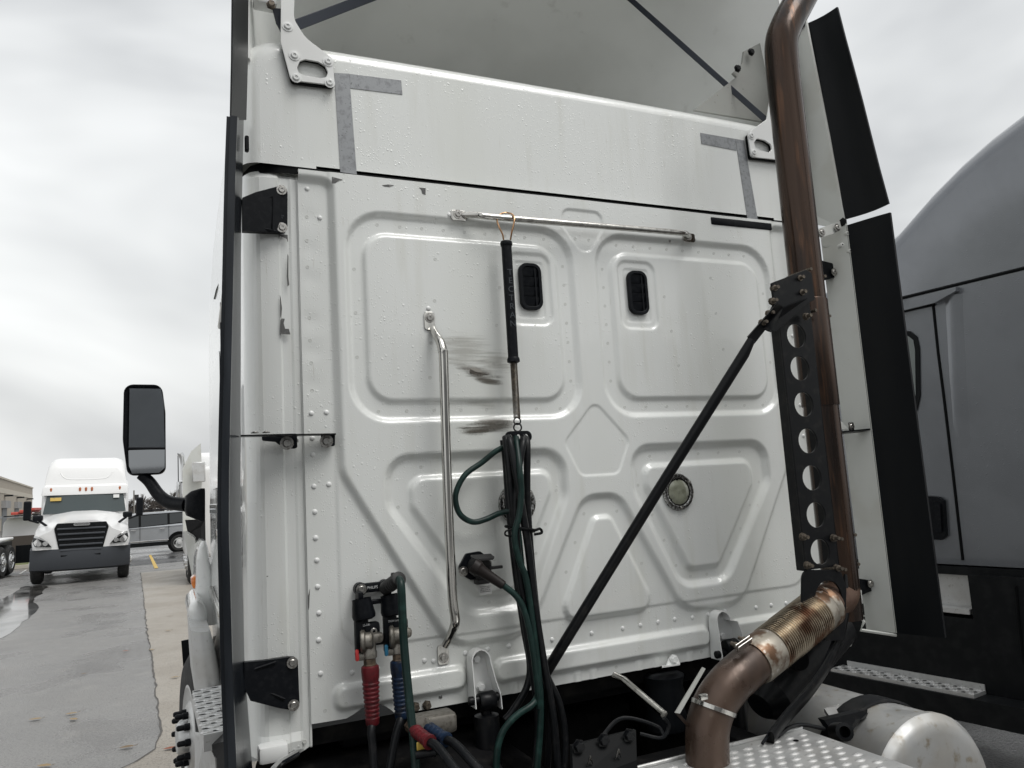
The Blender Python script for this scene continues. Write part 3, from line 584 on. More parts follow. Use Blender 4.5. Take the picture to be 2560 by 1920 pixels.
# ---- side extenders and rubber flaps (left, right)
def ext(side):
    if side < 0:
        o_ = [(578, 300), (572, 445), (567, 700), (560, 989), (554, 1279), (557, 1400), (565, 1713), (576, 1960)]
        i_ = [(614, 300), (611, 420), (604, 700), (603, 989), (602, 1279), (604, 1400), (612, 1690), (634, 1960)]
        oz = [at(a, b, 2.18) for a, b in o_]; iz = [at(a, b, 2.482) for a, b in i_]
        zs = [p.z for p in oz]; fo_ = lambda z: float(np.interp(z, zs[::-1], [p.x for p in oz][::-1])); fi_ = lambda z: float(np.interp(z, [p.z for p in iz][::-1], [p.x for p in iz][::-1]))
    else:
        fo_ = lambda z: 2.80; fi_ = lambda z: 2.716
    z0, z1 = (1.25, 2.995) if side > 0 else (1.16, at(578, 292, 2.18).z)
    zs_ = np.linspace(z0, z1, 14); rb = MB(); we = MB()
    def sec(z, t0, t1, th, n=4):
        pts = []
        for k in range(n+1):
            t = t0+(t1-t0)*k/n; y = 2.18+(2.482-2.18)*t; x = fo_(z)+(fi_(z)-fo_(z))*(t**0.85); pts.append((x, y))
        back = [(x+side*th, y+0.002) for x, y in reversed(pts)]
        return [Vector((x, y, z+(0.15*(z-z0)/(z1-z0)*((y-2.18)/0.302) if side < 0 else 0))) for x, y in pts+back]
    rb.loft([sec(z, 0, 0.60, 0.012) for z in zs_]); we.loft([sec(z, 0.585, 1.0, 0.016) for z in zs_])
    W = obj('side_extender', we, 'extender_white' if side > 0 else 'dark_gloss', TR, 40)
    obj('rubber_flap', rb, 'rubber' if side > 0 else 'dark_gloss', W, 40)
    if side < 0:   # matt trailing lip of the flap
        lip = MB().loft([[Vector((fo_(z)-0.003, 2.172, z)), Vector((fo_(z)+0.016, 2.172, z)), Vector((fo_(z)+0.020, 2.20, z)), Vector((fo_(z)-0.003, 2.20, z))] for z in zs_]); obj('flap_lip', lip, 'dark_gloss', W, 40)
    return W
EL = ext(-1); ER = ext(1)
# upper right flap on the fairing side, leaning
def upflap(c4, m, name, th=0.012, par=TR):
    return obj(name, MB().slab(c4, (th, 0, 0)), m, par, False)
_ib, _it, _ob, _ot = atx(2114, 547, 2.75), atx(1998, 66, 2.75), atx(2221, 508, 2.80), atx(2093, 17, 2.80); _rows = []
for k in range(7):
    t = k/6; a_, b_ = _ib.lerp(_it, t), _ob.lerp(_ot, t); f_ = [a_.lerp(b_, u)+Vector((0.016*math.sin(math.pi*u)+0.002*math.sin(9*t+3*u), 0, 0)) for u in (0, 0.2, 0.4, 0.6, 0.8, 1)]; _rows.append(f_+[p+Vector((0.011, 0.002, 0)) for p in reversed(f_)])
upr = obj('rubber_flap', MB().loft(_rows), 'rubber', TR, 40)
wpn = upflap([atx(1880, -60, 2.73), atx(1993, -60, 2.745), atx(2112, 545, 2.75), atx(2116, 575, 2.748), atx(2030, 560, 2.72), atx(1960, 500, 2.72)], 'extender_white', 'upper_extender', 0.01)
upl = obj('rubber_flap', MB().loft([[at(583, -60, 2.2), at(622, -60, 2.47), at(618, -60, 2.48), at(579, -60, 2.2)], [at(581, 150, 2.2), at(620, 150, 2.47), at(616, 150, 2.48), at(577, 150, 2.2)], [at(578, 300, 2.2), at(616, 300, 2.47), at(612, 300, 2.48), at(574, 300, 2.2)]]), 'rubber', TR, False)
inst('bolt', BOLT_K, upr, frame(atx(2106, 555, 2.742), (0, 1, 0), (0, 0, 1)))
obj('hinge_tab', MB().rbox(at(617, 360, 2.4), (0.012, 0.02, 0.05), 0.003, 1), 'black_plastic', EL)
obj('hinge_tab', MB().rbox(atx(2003, 62, 2.735), (0.02, 0.03, 0.03), 0.004, 1), 'black_plastic', upr)

# extender brackets, left side
def black_bracket(front, ypx, lab=None):
    pass
def bracketL(pts, ribs, bolts, name='extender_bracket'):
    Yb = 2.485; f_ = [at(a, b, Yb-(0.0 if a > 640 else 0.03)) for a, b in pts]
    o = obj(name, MB().slab(f_, (0, 0.022, 0)), 'black_plastic', TR, 30)
    for r in ribs: obj('rib', MB().tube([at(a, b, Yb-0.012) for a, b in r], 0.004, 6), 'black_plastic', o)
    for a, b in bolts: inst('bolt', BOLT, o, wallM(at(a, b, Yb-0.004).x, at(a, b, Yb-0.004).z, YW-Yb+0.004))
    return o
bl = bracketL([(606, 494), (640, 480), (690, 467), (704, 464), (714, 468), (719, 480), (719, 566), (714, 578), (700, 581), (606, 577)], [[(610, 518), (682, 491), (682, 575)], [(610, 558), (650, 570), (690, 579)]], [(704, 475), (705, 569)])
text('000 0000\n00 000', 0.007, 'lettering_dim', bl, wallM(at(700, 541, 2.48).x, at(700, 541, 2.48).z, 0.018), 'mould_mark')
bl2 = bracketL([(611, 1656), (660, 1652), (722, 1643), (738, 1644), (745, 1656), (749, 1757), (745, 1770), (733, 1776), (700, 1771), (626, 1752), (611, 1720)], [[(612, 1683), (640, 1672), (690, 1655)], [(640, 1722), (680, 1735), (712, 1748)]], [(731, 1657), (734, 1763)])
# mid strap bracket
b = MB(); b.slab([at(602, 1087, 2.40), at(840, 1083, 2.44), at(838, 1086, 2.49), at(602, 1090, 2.46)], (0, 0, -0.004)); md = obj('extender_bracket', b, 'black_paint', TR, False)
obj('bracket_foot', plate([rpoly(fpx([(654, 1086), (742, 1084), (743, 1119), (735, 1122), (712, 1121), (698, 1112), (688, 1105), (655, 1102)], 2.49), 0.006)], 0.004, frame((0, 2.49, 0), (1, 0, 0), (0, 0, 1))), 'black_plastic', md, 30)
obj('bracket_foot', plate([rpoly(fpx([(802, 1085), (837, 1084), (837, 1115), (803, 1118)], 2.48), 0.006)], 0.004, frame((0, 2.48, 0), (1, 0, 0), (0, 0, 1))), 'black_plastic', md, 30)
for a, b in ((717, 1108), (816, 1103)): inst('bolt', BOLT, md, wallM(at(a, b, 2.476).x, at(a, b, 2.476).z, 0.024) @ Matrix.Scale(1.25, 4))
for a, b in ((637, 1083), (665, 1082)): inst('bolt', BOLT, md, Matrix.Translation(at(a, b, 2.43)) @ Matrix.Scale(0.7, 4))
# right side brackets
for k, (pts, bolts) in enumerate(((([(2050, 650), (2080, 658), (2094, 672), (2093, 692), (2060, 700), (2050, 720)]), [(2085, 680)]), (([(2120, 1450), (2145, 1446), (2183, 1452), (2186, 1474), (2150, 1490), (2120, 1500)]), [(2176, 1459)]))):
    o = obj('extender_bracket', MB().slab([at(a, b, 2.44) for a, b in pts], (0, 0.03, 0)), 'black_plastic', TR, False)
    for a, b in bolts: inst('bolt', BOLT, o, wallM(at(a, b, 2.43).x, at(a, b, 2.43).z, YW-2.43))
o = obj('extender_bracket', MB().slab([at(2102, 1078, 2.40), at(2175, 1071, 2.36), at(2178, 1075, 2.39), at(2104, 1082, 2.43)], (0, 0, -0.006)), 'black_paint', TR, False)
for a in (2128, 2166):
    obj('bracket_foot', MB().rbox(at(a, 1066, 2.40), (0.026, 0.012, 0.034), 0.003, 1), 'black_plastic', o); inst('bolt', BOLT, o, wallM(at(a, 1066, 2.392).x, at(a, 1066, 2.392).z, YW-2.392))
for pts in ([(2040, 574), (2100, 553), (2103, 572), (2085, 584), (2054, 593), (2044, 588)],):
    o = obj('extender_clip', MB().slab([at(a, b, 2.38) for a, b in pts], (0, 0.006, 0)), 'extender_white', TR, False)
    for a, b in ((2055, 581), (2093, 569)): inst('bolt', BOLT, o, wallM(at(a, b, 2.372).x, at(a, b, 2.372).z, YW-2.372))
for a, b in ((2110, 588), (2097, 617), (2116, 632)):
    p = at(a, b, 2.385); obj('screw_boss', MB().lathe([(0.009, 0), (0.009, 0.03), (0.004, 0.031), (0.004, 0.02), (0, 0.02)], p, (-0.3, -1, 0), 10), 'extender_white', ER)
for a, b in ((2058, 614), (2150, 1538)): obj('stiffening_rib', MB().slab([at(a, b, 2.43), at(a+20, b, 2.40), at(a+4, b+3, 2.43)], (0, 0.004, -0.004)), 'extender_white', ER, False)
obj('stiffening_rib', MB().tube([at(2150, 1475, 2.43), at(2152, 1540, 2.43), at(2160, 1555, 2.42), at(2152, 1575, 2.42), at(2240, 1588, 2.37)], 0.007, 6), 'extender_white', ER)
o = MB().slab([at(2036, 1080, 2.47), at(2122, 1072, 2.44), at(2060, 1010, 2.47)], (0, 0.004, 0)); obj('gusset', o, 'extender_white', ER, False)

# ---- black wear strip under the seam at right
b = MB().rbox((at(1850, 562, 2.49).x, 2.488, at(1850, 562, 2.49).z), (at(1925, 562, 2.49).x-at(1776, 562, 2.49).x, 0.03, 0.033), 0.006, 2); obj('wear_strip', b, 'black_plastic', TR)

# ---- air vents
def vent(sx):
    x0 = XC+sx*0.235; z0 = 2.67; base = 2.5-0.006; M0 = wallM(x0, z0, hgt(x0-0.06, z0))
    o = obj('air_vent', plate([rrect(0.086, 0.172, 0.03, 6), rrect(0.068, 0.154, 0.022, 6)], 0.012, M0, 0.002), 'black_plastic', TR, 40)
    obj('vent_back', MB().prism(rrect(0.074, 0.16, 0.024), M0, 0.0015, 0.0008), 'gasket', o, False)
    for k in range(4):
        zc = -0.055+k*0.037; obj('slat', MB().slab([M0 @ Vector((-0.033, zc+0.017, 0.010)), M0 @ Vector((0.033, zc+0.017, 0.010)), M0 @ Vector((0.033, zc-0.016, 0.004)), M0 @ Vector((-0.033, zc-0.016, 0.004))], M0.to_3x3() @ Vector((0, 0, -0.0025))), 'black_plastic', o, False)
    obj('slat_frame', MB().box(M0 @ Vector((0.020, 0, 0.009)), (0.006, 0.003, 0.15)), 'black_plastic', o, False)
vent(-1); vent(1)

# ---- work lamps
def lamp(sx):
    x0 = XC+sx*0.3425; z0 = 1.884; o = empty_part('work_lamp', TR, (x0, 2.48, z0)); M0 = wallM(x0, z0, 0.018)
    d = Vector((0, -1, 0)); c = M0.translation
    bz = obj('bezel', MB().lathe([(0.071, -0.004), (0.071, 0.005), (0.068, 0.010), (0.060, 0.012), (0.053, 0.009), (0.051, 0.004), (0.051, -0.004)], c, d, 36), 'bezel_chrome', o)
    obj('lens_seal', MB().lathe([(0.052, 0.003), (0.052, 0.006), (0.048, 0.007), (0.048, 0.003)], c, d, 32, False), 'gasket', o)
    obj('lens', MB().lathe([(0.049, 0.002), (0.049, 0.006), (0.035, 0.011), (0.02, 0.0125), (0.016, 0.0115), (0.008, 0.013), (0, 0.0132)], c, d, 32), 'lens_clear', o)
    for k in range(3):
        a = 0.6+k*2.094; inst('screw', BOLT, o, wallM(x0+0.0615*math.cos(a), z0+0.0615*math.sin(a), 0.029) @ Matrix.Scale(0.42, 4))
        a = 1.65+k*2.094; inst('screw', BOLT_K, o, wallM(x0+0.0485*math.cos(a), z0+0.0485*math.sin(a), 0.024) @ Matrix.Scale(0.3, 4))
lamp(-1); lamp(1)

# ---- grab handles
def foot(c, u, v, wdt, ln, par):
    Mx = frame(c, u, v); o = obj('end_tab', plate([rrect(wdt, ln, wdt*0.3)], 0.004, Mx, 0.0008), 'stainless', par, 40); return Mx
hv = empty_part('grab_handle', TR, at(1110, 1200, 2.42))
Yh = 2.405
pv = [at(1082, 822, 2.470), at(1090, 838, 2.445), at(1101, 856, 2.42), at(1107, 880, Yh), at(1109, 905, Yh), at(1118, 1200, Yh), at(1130, 1470, Yh), at(1138, 1545, Yh), at(1136, 1565, 2.42), at(1125, 1592, 2.45), at(1112, 1615, 2.468)]
rr = [0.012, 0.013, 0.0155] + [0.0160]*5 + [0.0155, 0.013, 0.012]
pv2 = spline(pv, 6); rr2 = list(np.interp(np.linspace(0, len(pv)-1, len(pv2)), range(len(pv)), rr)); obj('bar', MB().tube(pv2, rr2, 14), 'stainless', hv)
for (a, b, dz) in ((1073, 803, 1), (1107, 1636, -1)):
    x, z, h = on_wall(a, b); Mx = wallM(x, z, h+0.001); obj('end_tab', plate([rrect(0.036, 0.062, 0.009)], 0.004, Mx, 0.0008), 'stainless', hv, 40); inst('bolt', BOLT, hv, Mx @ Matrix.Translation((0, 0.010*dz, 0.0045)))
    obj('washer', MB().lathe([(0.010, 0.0045), (0.010, 0.0075), (0.005, 0.0075)], Mx @ Vector((0, 0.010*dz, 0)), (0, -1, 0), 14), 'bolt_rust', hv)
hh = empty_part('grab_handle', TR, at(1430, 560, 2.43))
Yt = 2.43
pv = [at(1152, 538, 2.478), at(1168, 538, 2.465), at(1195, 538, 2.445), at(1235, 543, Yt), at(1450, 561, Yt), at(1690, 581, Yt), at(1712, 585, 2.44), at(1720, 592, 2.465)]
rr = [0.009, 0.0105, 0.0115, 0.0115, 0.0115, 0.0115, 0.011, 0.010]
pv2 = spline(pv, 6); rr2 = list(np.interp(np.linspace(0, len(pv)-1, len(pv2)), range(len(pv)), rr)); obj('bar', MB().tube(pv2, rr2, 14), 'stainless', hh)
for (a, b) in ((1146, 540), (1721, 595)):
    x, z, h = on_wall(a, b); Mx = wallM(x, z, h+0.001); obj('end_tab', plate([rrect(0.058, 0.036, 0.009)], 0.004, Mx, 0.0008), 'stainless', hh, 40); inst('bolt', BOLT, hh, Mx @ Matrix.Translation((-0.004, 0.004, 0.0045)))

# ---- trailer socket and sticker
x, z, h = on_wall(1185, 1415)
SK = obj('trailer_socket', MB().prism(rpoly([(-0.055, -0.018), (-0.02, -0.043), (0.03, -0.043), (0.052, 0.005), (0.052, 0.022), (0.02, 0.048), (-0.03, 0.044), (-0.056, 0.005)], 0.010, 3), wallM(x, z, h), 0.012), 'black_plastic', TR, 30)
for dx, dz in ((-0.044, -0.012), (0.042, 0.004)): inst('bolt', BOLT, SK, wallM(x+dx, z+dz, h+0.012))
obj('socket_body', MB().lathe([(0.034, 0), (0.034, 0.04), (0.036, 0.045), (0.030, 0.05)], (x+0.004, YW-h-0.008, z+0.002), (0.15, -1, -0.25), 20), 'plug_grey', SK)
obj('socket_lid', MB().slab([Vector((x-0.03, YW-h-0.05, z+0.036)), Vector((x+0.042, YW-h-0.05, z+0.034)), Vector((x+0.045, YW-h-0.075, z+0.026)), Vector((x+0.035, YW-h-0.085, z+0.022)), Vector((x-0.022, YW-h-0.082, z+0.024)), Vector((x-0.032, YW-h-0.072, z+0.03))], (0, 0, 0.006)), 'plug_grey', SK, False)
obj('socket_lug', MB().rbox((x+0.055, YW-h-0.055, z-0.006), (0.05, 0.014, 0.010), 0.002, 1), 'plug_grey', SK)
obj('socket_lug', MB().rbox((x+0.014, YW-h-0.03, z-0.048), (0.05, 0.03, 0.02), 0.004, 1), 'plug_grey', SK)
x, z, h = on_wall(1213, 1467)
ST = obj('warning_sticker', MB().prism(rrect(0.046, 0.052, 0.004), wallM(x, z, h+0.0005), 0.0008), 'sticker', TR, False)
obj('yellow_band', MB().prism(rrect(0.040, 0.010, 0.001), wallM(x, z+0.019, h+0.0013), 0.0004), 'tag_yellow', ST, False)
text('Continuous ignition\npower to trailer\nABS on center pin.\n30 AMPS Maximum', 0.0056, 'print_black', ST, wallM(x-0.0005, z-0.007, h+0.0017), 'print', 0.0003, 0.86)

# ---- cab mount brackets (white U channel with bolt) at the bottom edge
def cab_mount(pt, pl, pr, withshock=True):
    """pt top centre px, pl/pr bottom corner px"""
    Yc = 2.466; o = empty_part('cab_mount', TR, at(pt[0], pt[1]+60, Yc))
    top = at(pt[0], pt[1], Yc); l = at(*pl, Yc); r = at(*pr, Yc)
    poly = [(l.x, l.z), (l.x+0.001, l.z+0.05), (top.x-0.033, top.z-0.035)] + [(top.x+0.034*math.cos(a), top.z-0.034+0.034*math.sin(a)) for a in np.linspace(math.pi*0.95, math.pi*0.05, 8)] + [(top.x+0.033, top.z-0.035), (r.x-0.012, r.z+0.09), (r.x, r.z+0.045), (r.x, r.z)]
    b = MB(); n = len(poly); o0 = [Vector((x, 2.488, z)) for x, z in poly]; b.add(o0, [tuple(range(n))])
    obj('back_plate', b, 'white_clean', o, False)
    rim = MB().loft([[Vector((x, 2.490, z)) for x, z in poly], [Vector((x, 2.445-0.03*max(0, min(1, (top.z-z)/0.22)), z)) for x, z in poly], [Vector((x+(0.003 if x < top.x else -0.003), 2.445-0.03*max(0, min(1, (top.z-z)/0.22)), z-(0.003 if z > top.z-0.04 else 0))) for x, z in poly], [Vector((x+(0.003 if x < top.x else -0.003), 2.490, z-(0.003 if z > top.z-0.04 else 0))) for x, z in poly]], False, False)
    obj('flange', rim, 'white_clean', o, 50)
    inst('bolt', HEXW, o, wallM(top.x, top.z-0.036, 0.012))
    p = (l+r)/2; inst('bolt', HEXW, o, wallM(p.x, p.z+0.055, 0.012))
    obj('pivot_pin', MB().lathe([(0.014, 0), (0.014, 0.10), (0.009, 0.102), (0.009, 0.112)], Vector((l.x-0.014, 2.44, l.z+0.022)), (1, 0, 0), 12), 'black_paint', o)
    obj('bush', MB().lathe([(0.026, 0.0), (0.03, 0.006), (0.03, 0.05), (0.026, 0.056)], Vector((p.x-0.028, 2.44, p.z+0.022)), (1, 0, 0), 18), 'black_paint', o)
    obj('shock_absorber', MB().lathe([(0.018, 0), (0.018, -0.04), (0.04, -0.045), (0.042, -0.06), (0.042, -0.3), (0.03, -0.31), (0.02, -0.5)], Vector((p.x, 2.45, p.z+0.02)), (0, 0, 1), 18), 'black_paint', o)
cab_mount((1195, 1621), (1177, 1765), (1243, 1764)); cab_mount((1797, 1526), (1788, 1648), (1845, 1610))
# two dark studs on the lower edge, small mount tab
for a, b in ((1037, 1766), (1066, 1762)): x, z, h = on_wall(a, b); inst('stud', BOLT_D, WALL, wallM(x, z, 0.003))
o = obj('mount_tab', MB().slab([at(1666, 1666, 2.47), at(1672, 1650, 2.48), at(1678, 1640, 2.485), at(1692, 1640, 2.485), at(1699, 1652, 2.48), at(1700, 1660, 2.47)], (0, 0.006, 0)), 'white_clean', TR, False)
inst('bolt', HEXW, o, wallM(at(1686, 1648, 2.47).x, at(1686, 1648, 2.47).z, 0.025)); obj('foot', MB().slab([at(1655, 1667, 2.44), at(1700, 1660, 2.44), at(1700, 1657, 2.49), at(1655, 1663, 2.49)], (0, 0, -0.004)), 'white_clean', o, False)

# ================================================================== EXHAUST
EX = empty_part('exhaust_stack', TR, (2.23, 2.12, 1.4))
Ye = 2.13; PR = 0.0635
cen = lambda px, py, Y=Ye: at(px, py, Y)
low = cen(2112, 1500); top_ = cen(1958, 150)
sx_ = (cen(1990, 500).x+cen(2075, 1200).x)/2
def spx(z): return Vector((sx_, Ye, z))
z_bend = cen(1948, 165).z
pts = [spx(1.40), spx(1.7), spx(2.2), spx(2.7), spx(3.2), spx(z_bend-0.05)]
bend = [at(1953, 110, Ye), at(1968, 60, Ye), at(1990, 18, Ye), at(2012, -22, Ye), at(2022, -44, Ye)]
obj('pipe', MB().tube(pts[:-1]+spline([pts[-1]]+bend, 5), PR, 28), 'exhaust_brown', EX)
obj('pipe_seam', MB().tube([spx(z)+Vector((-0.005, -PR, 0)) for z in (1.5, 2.0, 2.5, 3.0, 3.5)], 0.0012, 5), 'exhaust_brown', EX)
obj('pipe_sleeve', MB().lathe([(PR+0.002, 0), (PR+0.004, 0.004), (PR+0.004, 0.4), (PR+0.002, 0.404)], spx(2.17), (0, 0, 1), 28), 'exhaust_brown', EX)
# channel plate with lightening holes, behind the pipe as seen from the cab
Ypl = 2.045
pl = fpx([(1956, 960), (2062, 930), (2068, 1000)], Ypl)
xl = at(1983, 1200, Ypl).x; xr = at(2076, 1200, Ypl).x
zt_, zb_ = at(1930, 730, Ypl).z, at(2010, 1425, Ypl).z
hol = []
for (a, b, c, d) in ((1962, 2004, 816, 865), (1972, 2018, 890, 953), (1983, 2029, 980, 1043), (1995, 2039, 1072, 1133), (2005, 2051, 1163, 1226), (2016, 2063, 1255, 1319), (2027, 2075, 1350, 1408)):
    p0 = at((a+b)/2, (c+d)/2, Ypl); hol.append(circ(0.0445, 26, p0.x, p0.z))
hx = sum(h[0][0]-0.0445 for h in hol)/len(hol); hol = [[(q[0]-(h[0][0]-0.0445)+hx, q[1]) for q in h] for h in hol]
Mp = frame((0, Ypl, 0), (1, 0, 0), (0, 0, 1))
obj('channel_plate', plate([[(hx-0.072, zb_), (hx+0.076, zb_), (hx+0.076, zt_), (hx-0.072, zt_-0.05)]]+hol, 0.006, Mp, 0.001), 'black_paint', EX, 30)
obj('channel_flange', MB().rbox((hx+0.080, Ypl+0.028, (zt_+zb_)/2), (0.007, 0.07, zt_-zb_+0.01), 0.003, 1), 'black_paint', EX)
obj('channel_flange', MB().rbox((hx-0.0685, Ypl+0.02, (zt_+zb_)/2-0.03), (0.006, 0.045, zt_-zb_-0.05), 0.003, 1), 'black_paint', EX)
# top gusset plate carrying the diagonal brace
Yg = 2.020
gpz = fpx([(1926, 709), (2010, 677), (2024, 684), (2032, 750), (2012, 760), (1955, 812), (1935, 829), (1922, 829), (1903, 820), (1930, 765), (1932, 760)], Yg)
GP = obj('gusset_plate', plate([rpoly(gpz, 0.006, 3)], 0.008, frame((0, Yg, 0), (1, 0, 0), (0, 0, 1)), 0.001), 'black_paint', EX, 30)
obj('gusset_wing', MB().slab([at(2020, 745, 2.00), at(1958, 770, 1.97), at(1930, 830, 1.965), at(1912, 822, 2.0)], (0, 0.006, 0)), 'black_paint', EX, False)
def stud(a, b, Y=2.02, ln=0.03):
    p = at(a, b, Y); s_ = obj('stud', MB().lathe([(0.014, 0), (0.014, 0.003), (0.0115, 0.003), (0.0115, 0.013), (0.0065, 0.014), (0.0065, ln)], p, (-0.05, -1, 0.0), 8), 'bolt_rust', EX, 30)
for a, b in ((1995, 697), (1932, 722), (2000, 733), (1928, 754), (1920, 785), (1903, 808), (2013, 792), (2005, 1342), (2082, 1345), (2016, 1413), (2090, 1420)): stud(a, b, 2.02 if b < 830 else 2.035)
# U bolts round the pipe
for z in (at(2075, 697, 2.13).z, at(2085, 795, 2.13).z, at(2130, 1336, 2.13).z, at(2140, 1408, 2.13).z):
    ub = [Vector((sx_-0.072, 2.03, z)), Vector((sx_-0.072, 2.13, z))]+[Vector((sx_+0.072*math.cos(a), 2.13+0.072*math.sin(a), z)) for a in np.linspace(math.pi*0.95, 0.05, 10)]+[Vector((sx_+0.072, 2.125, z)), Vector((sx_+0.070, 2.10, z))]
    obj('u_bolt', MB().tube(ub, 0.006, 8), 'bolt_rust', EX)
# lower rounded plate with large hole, elbow, flex pipe
Yl = 2.035; lo = fpx([(2003, 1425), (2098, 1425), (2112, 1470), (2108, 1600), (2060, 1600), (2002, 1505)], Yl); hc = at(2062, 1490, Yl)
obj('lower_plate', plate([rpoly(lo, [0.03, 0.03, 0.02, 0.01, 0.01, 0.01]), circ(0.062, 26, hc.x+0.01, hc.z-0.01)], 0.006, frame((0, Yl, 0), (1, 0, 0), (0, 0, 1)), 0.001), 'black_paint', EX, 30)
p1 = cen(2085, 1490, 2.13); pA = at(2040, 1512, 2.06); pB = at(2005, 1530, 2.03)
obj('upper_elbow', MB().tube(spline([spx(1.62)+Vector((0, 0, 0)), spx(1.54), Vector((sx_-0.02, 2.12, 1.48)), pA], 6), [0.062]*19, 24), 'rusty_elbow', EX)
f0 = at(2062, 1516, 2.065); f1 = at(1885, 1656, 2.0); fd = (f1-f0).normalized(); ln = (f1-f0).length
obj('collar', MB().lathe([(0.066, -0.01), (0.073, -0.005), (0.073, 0.02), (0.071, 0.023), (0.073, 0.026), (0.073, 0.062), (0.070, 0.065)], f0, fd, 32), 'flex_collar', EX)
prof = []; nr = 26; h0, h1 = 0.065, ln-0.085
for k in range(nr*6+1):
    h = h0+(h1-h0)*k/(nr*6); big = 1.0 if k > 6*18 else 0; prof.append((0.0715+0.0042*math.sin(2*math.pi*k/6)-0.0015*big, h))
obj('flex_pipe', MB().lathe(prof, f0, fd, 36), 'flex_steel', EX)
obj('collar', MB().lathe([(0.070, ln-0.088), (0.072, ln-0.084), (0.072, ln-0.01), (0.069, ln+0.005)], f0, fd, 32), 'flex_collar', EX)
el = spline([f1-fd*0.01, f1+fd*0.05, at(1822, 1712, 1.985), at(1788, 1760, 1.985), at(1770, 1815, 1.985), at(1768, 1870, 1.985), at(1770, 1960, 1.985)], 6)
obj('lower_elbow', MB().tube(el, PR+0.001, 30), 'elbow_brown', EX)
# band clamps with their bolt flanges
def clampf(c, d, nrm, R0):
    d = Vector(d).normalized(); o = empty_part('band_clamp', EX, c)
    return o
for (a, b, Y, ang) in ((1862, 1612, 1.945, 0), (2078, 1565, 2.02, 0)):
    c = at(a, b, Y); u = (at(a+20, b-14, Y)-c).normalized(); Mx = frame(c, u, Vector((0, -0.6, 0.8))); R3 = Mx.to_3x3()
    o = obj('clamp_jaw', MB().rbox(c, (0.062, 0.022, 0.004), 0.001, 1, R3).rbox(c+R3 @ Vector((0, 0, -0.010)), (0.062, 0.022, 0.004), 0.001, 1, R3), 'bolt_steel', EX)
    for s in (-0.016, 0.018): obj('clamp_bolt', MB().lathe([(0.010, 0), (0.010, 0.012), (0.006, 0.013), (0.006, 0.028)], c+R3 @ Vector((s, -0.008, -0.012)), R3 @ Vector((0, -0.5, -1)), 8), 'bolt_rust', EX)
c = at(1777, 1765, 1.985); d = (el[20]-el[18]).normalized() if len(el) > 20 else Vector((0, 0, -1))
ci = min(range(len(el)), key=lambda i: (el[i]-c).length); d = (el[min(ci+1, len(el)-1)]-el[max(ci-1, 0)]).normalized(); d = (d+Vector((0.28, 0, 0.1))).normalized()
hcl = obj('hose_clamp', MB().lathe([(PR+0.004, -0.007), (PR+0.006, -0.006), (PR+0.006, 0.006), (PR+0.004, 0.007)], el[ci], d, 32, False), 'stainless', EX)
obj('clamp_screw', MB().rbox(at(1758, 1742, 1.91), (0.026, 0.014, 0.016), 0.003, 2), 'stainless', EX)
# heat shield strip beside the elbow
hsld = MB().slab([at(1757, 1668, 1.98), at(1764, 1672, 1.97), at(1700, 1784, 1.95), at(1688, 1782, 1.96)], (0.0, 0.004, 0)); hs_ = obj('heat_shield', hsld, 'flange_grey', EX, False)
obj('shield_lip', MB().slab([at(1688, 1783, 1.96), at(1700, 1785, 1.95), at(1725, 1812, 1.99), at(1720, 1818, 2.0)], (0, 0.003, 0)), 'elbow_brown', EX, False)
# bent black leg under the stack, dark canister beside it
leg = spline([at(2112, 1440, 2.10), at(2112, 1540, 2.08), at(2085, 1630, 2.06), at(2030, 1720, 2.04), at(1960, 1800, 2.02), at(1925, 1850, 2.0)], 6)
obj('stack_leg', MB().tube(leg, 0.040, 12, True, 0.35), 'black_paint', EX); obj('stack_leg_edge', MB().tube([p+Vector((-0.042, -0.012, 0)) for p in leg], 0.005, 6), 'black_plastic', EX)
cn0 = at(2080, 1560, 2.30); cn1 = at(1870, 1800, 2.22)
obj('black_canister', MB().lathe([(0.05, -0.02), (0.095, 0.0), (0.095, 0.45), (0.05, 0.5)], cn0, cn1-cn0, 28), 'black_paint', TR)
obj('canister_port', MB().lathe([(0.035, 0), (0.035, 0.012), (0.02, 0.014)], at(1995, 1650, 2.16), (-0.3, -1, 0.2), 20), 'gasket', TR)
# diagonal brace
br = [at(1945, 760, 2.0), at(1915, 812, 2.01), at(1878, 850, 2.02), at(1860, 885, 2.03), at(1640, 1235, 2.22), at(1375, 1665, 2.43), at(1340, 1725, 2.46)]
BR = obj('diagonal_brace', MB().tube(br[2:], [0.014, 0.0185, 0.0185, 0.0185, 0.0185], 14), 'black_paint', TR)
obj('flattened_end', MB().slab([br[2]+Vector((-0.012, -0.002, 0.012)), br[0]+Vector((-0.012, -0.01, 0.0)), br[0]+Vector((0.016, -0.006, -0.012)), br[2]+Vector((0.014, 0, -0.012))], (0, 0.008, 0)), 'black_paint', BR, False)

# ================================================================== FRAME, DECK, TANKS
RL = 1.04; RR = 1.80
for x in (RL, RR): obj('frame_rail', MB().rbox((x+0.045, 2.6, 0.90), (0.09, 6.6, 0.27), 0.01, 2), 'grime_black', TR)
for y in (1.2, 2.35, 3.2): obj('crossmember', MB().rbox(((RL+RR)/2+0.045, y, 0.90), (RR-RL-0.092, 0.10, 0.20), 0.01, 2), 'grime_black', TR)
obj('cab_floor', MB().box((XC, 4.0, 1.215), (2.38, 2.9, 0.05)), 'grime_black', TR, False)
obj('gearbox_housing', MB().rbox((XC-0.02, 3.4, 0.82), (0.62, 1.2, 0.5), 0.08, 3), 'grime_black', TR)
obj('underbody_blocker', MB().rbox((XC, 3.05, 1.0), (2.2, 0.06, 0.5), 0.01, 1), 'grime_black', TR)  # dark panel added under the cab so bright ground does not show through
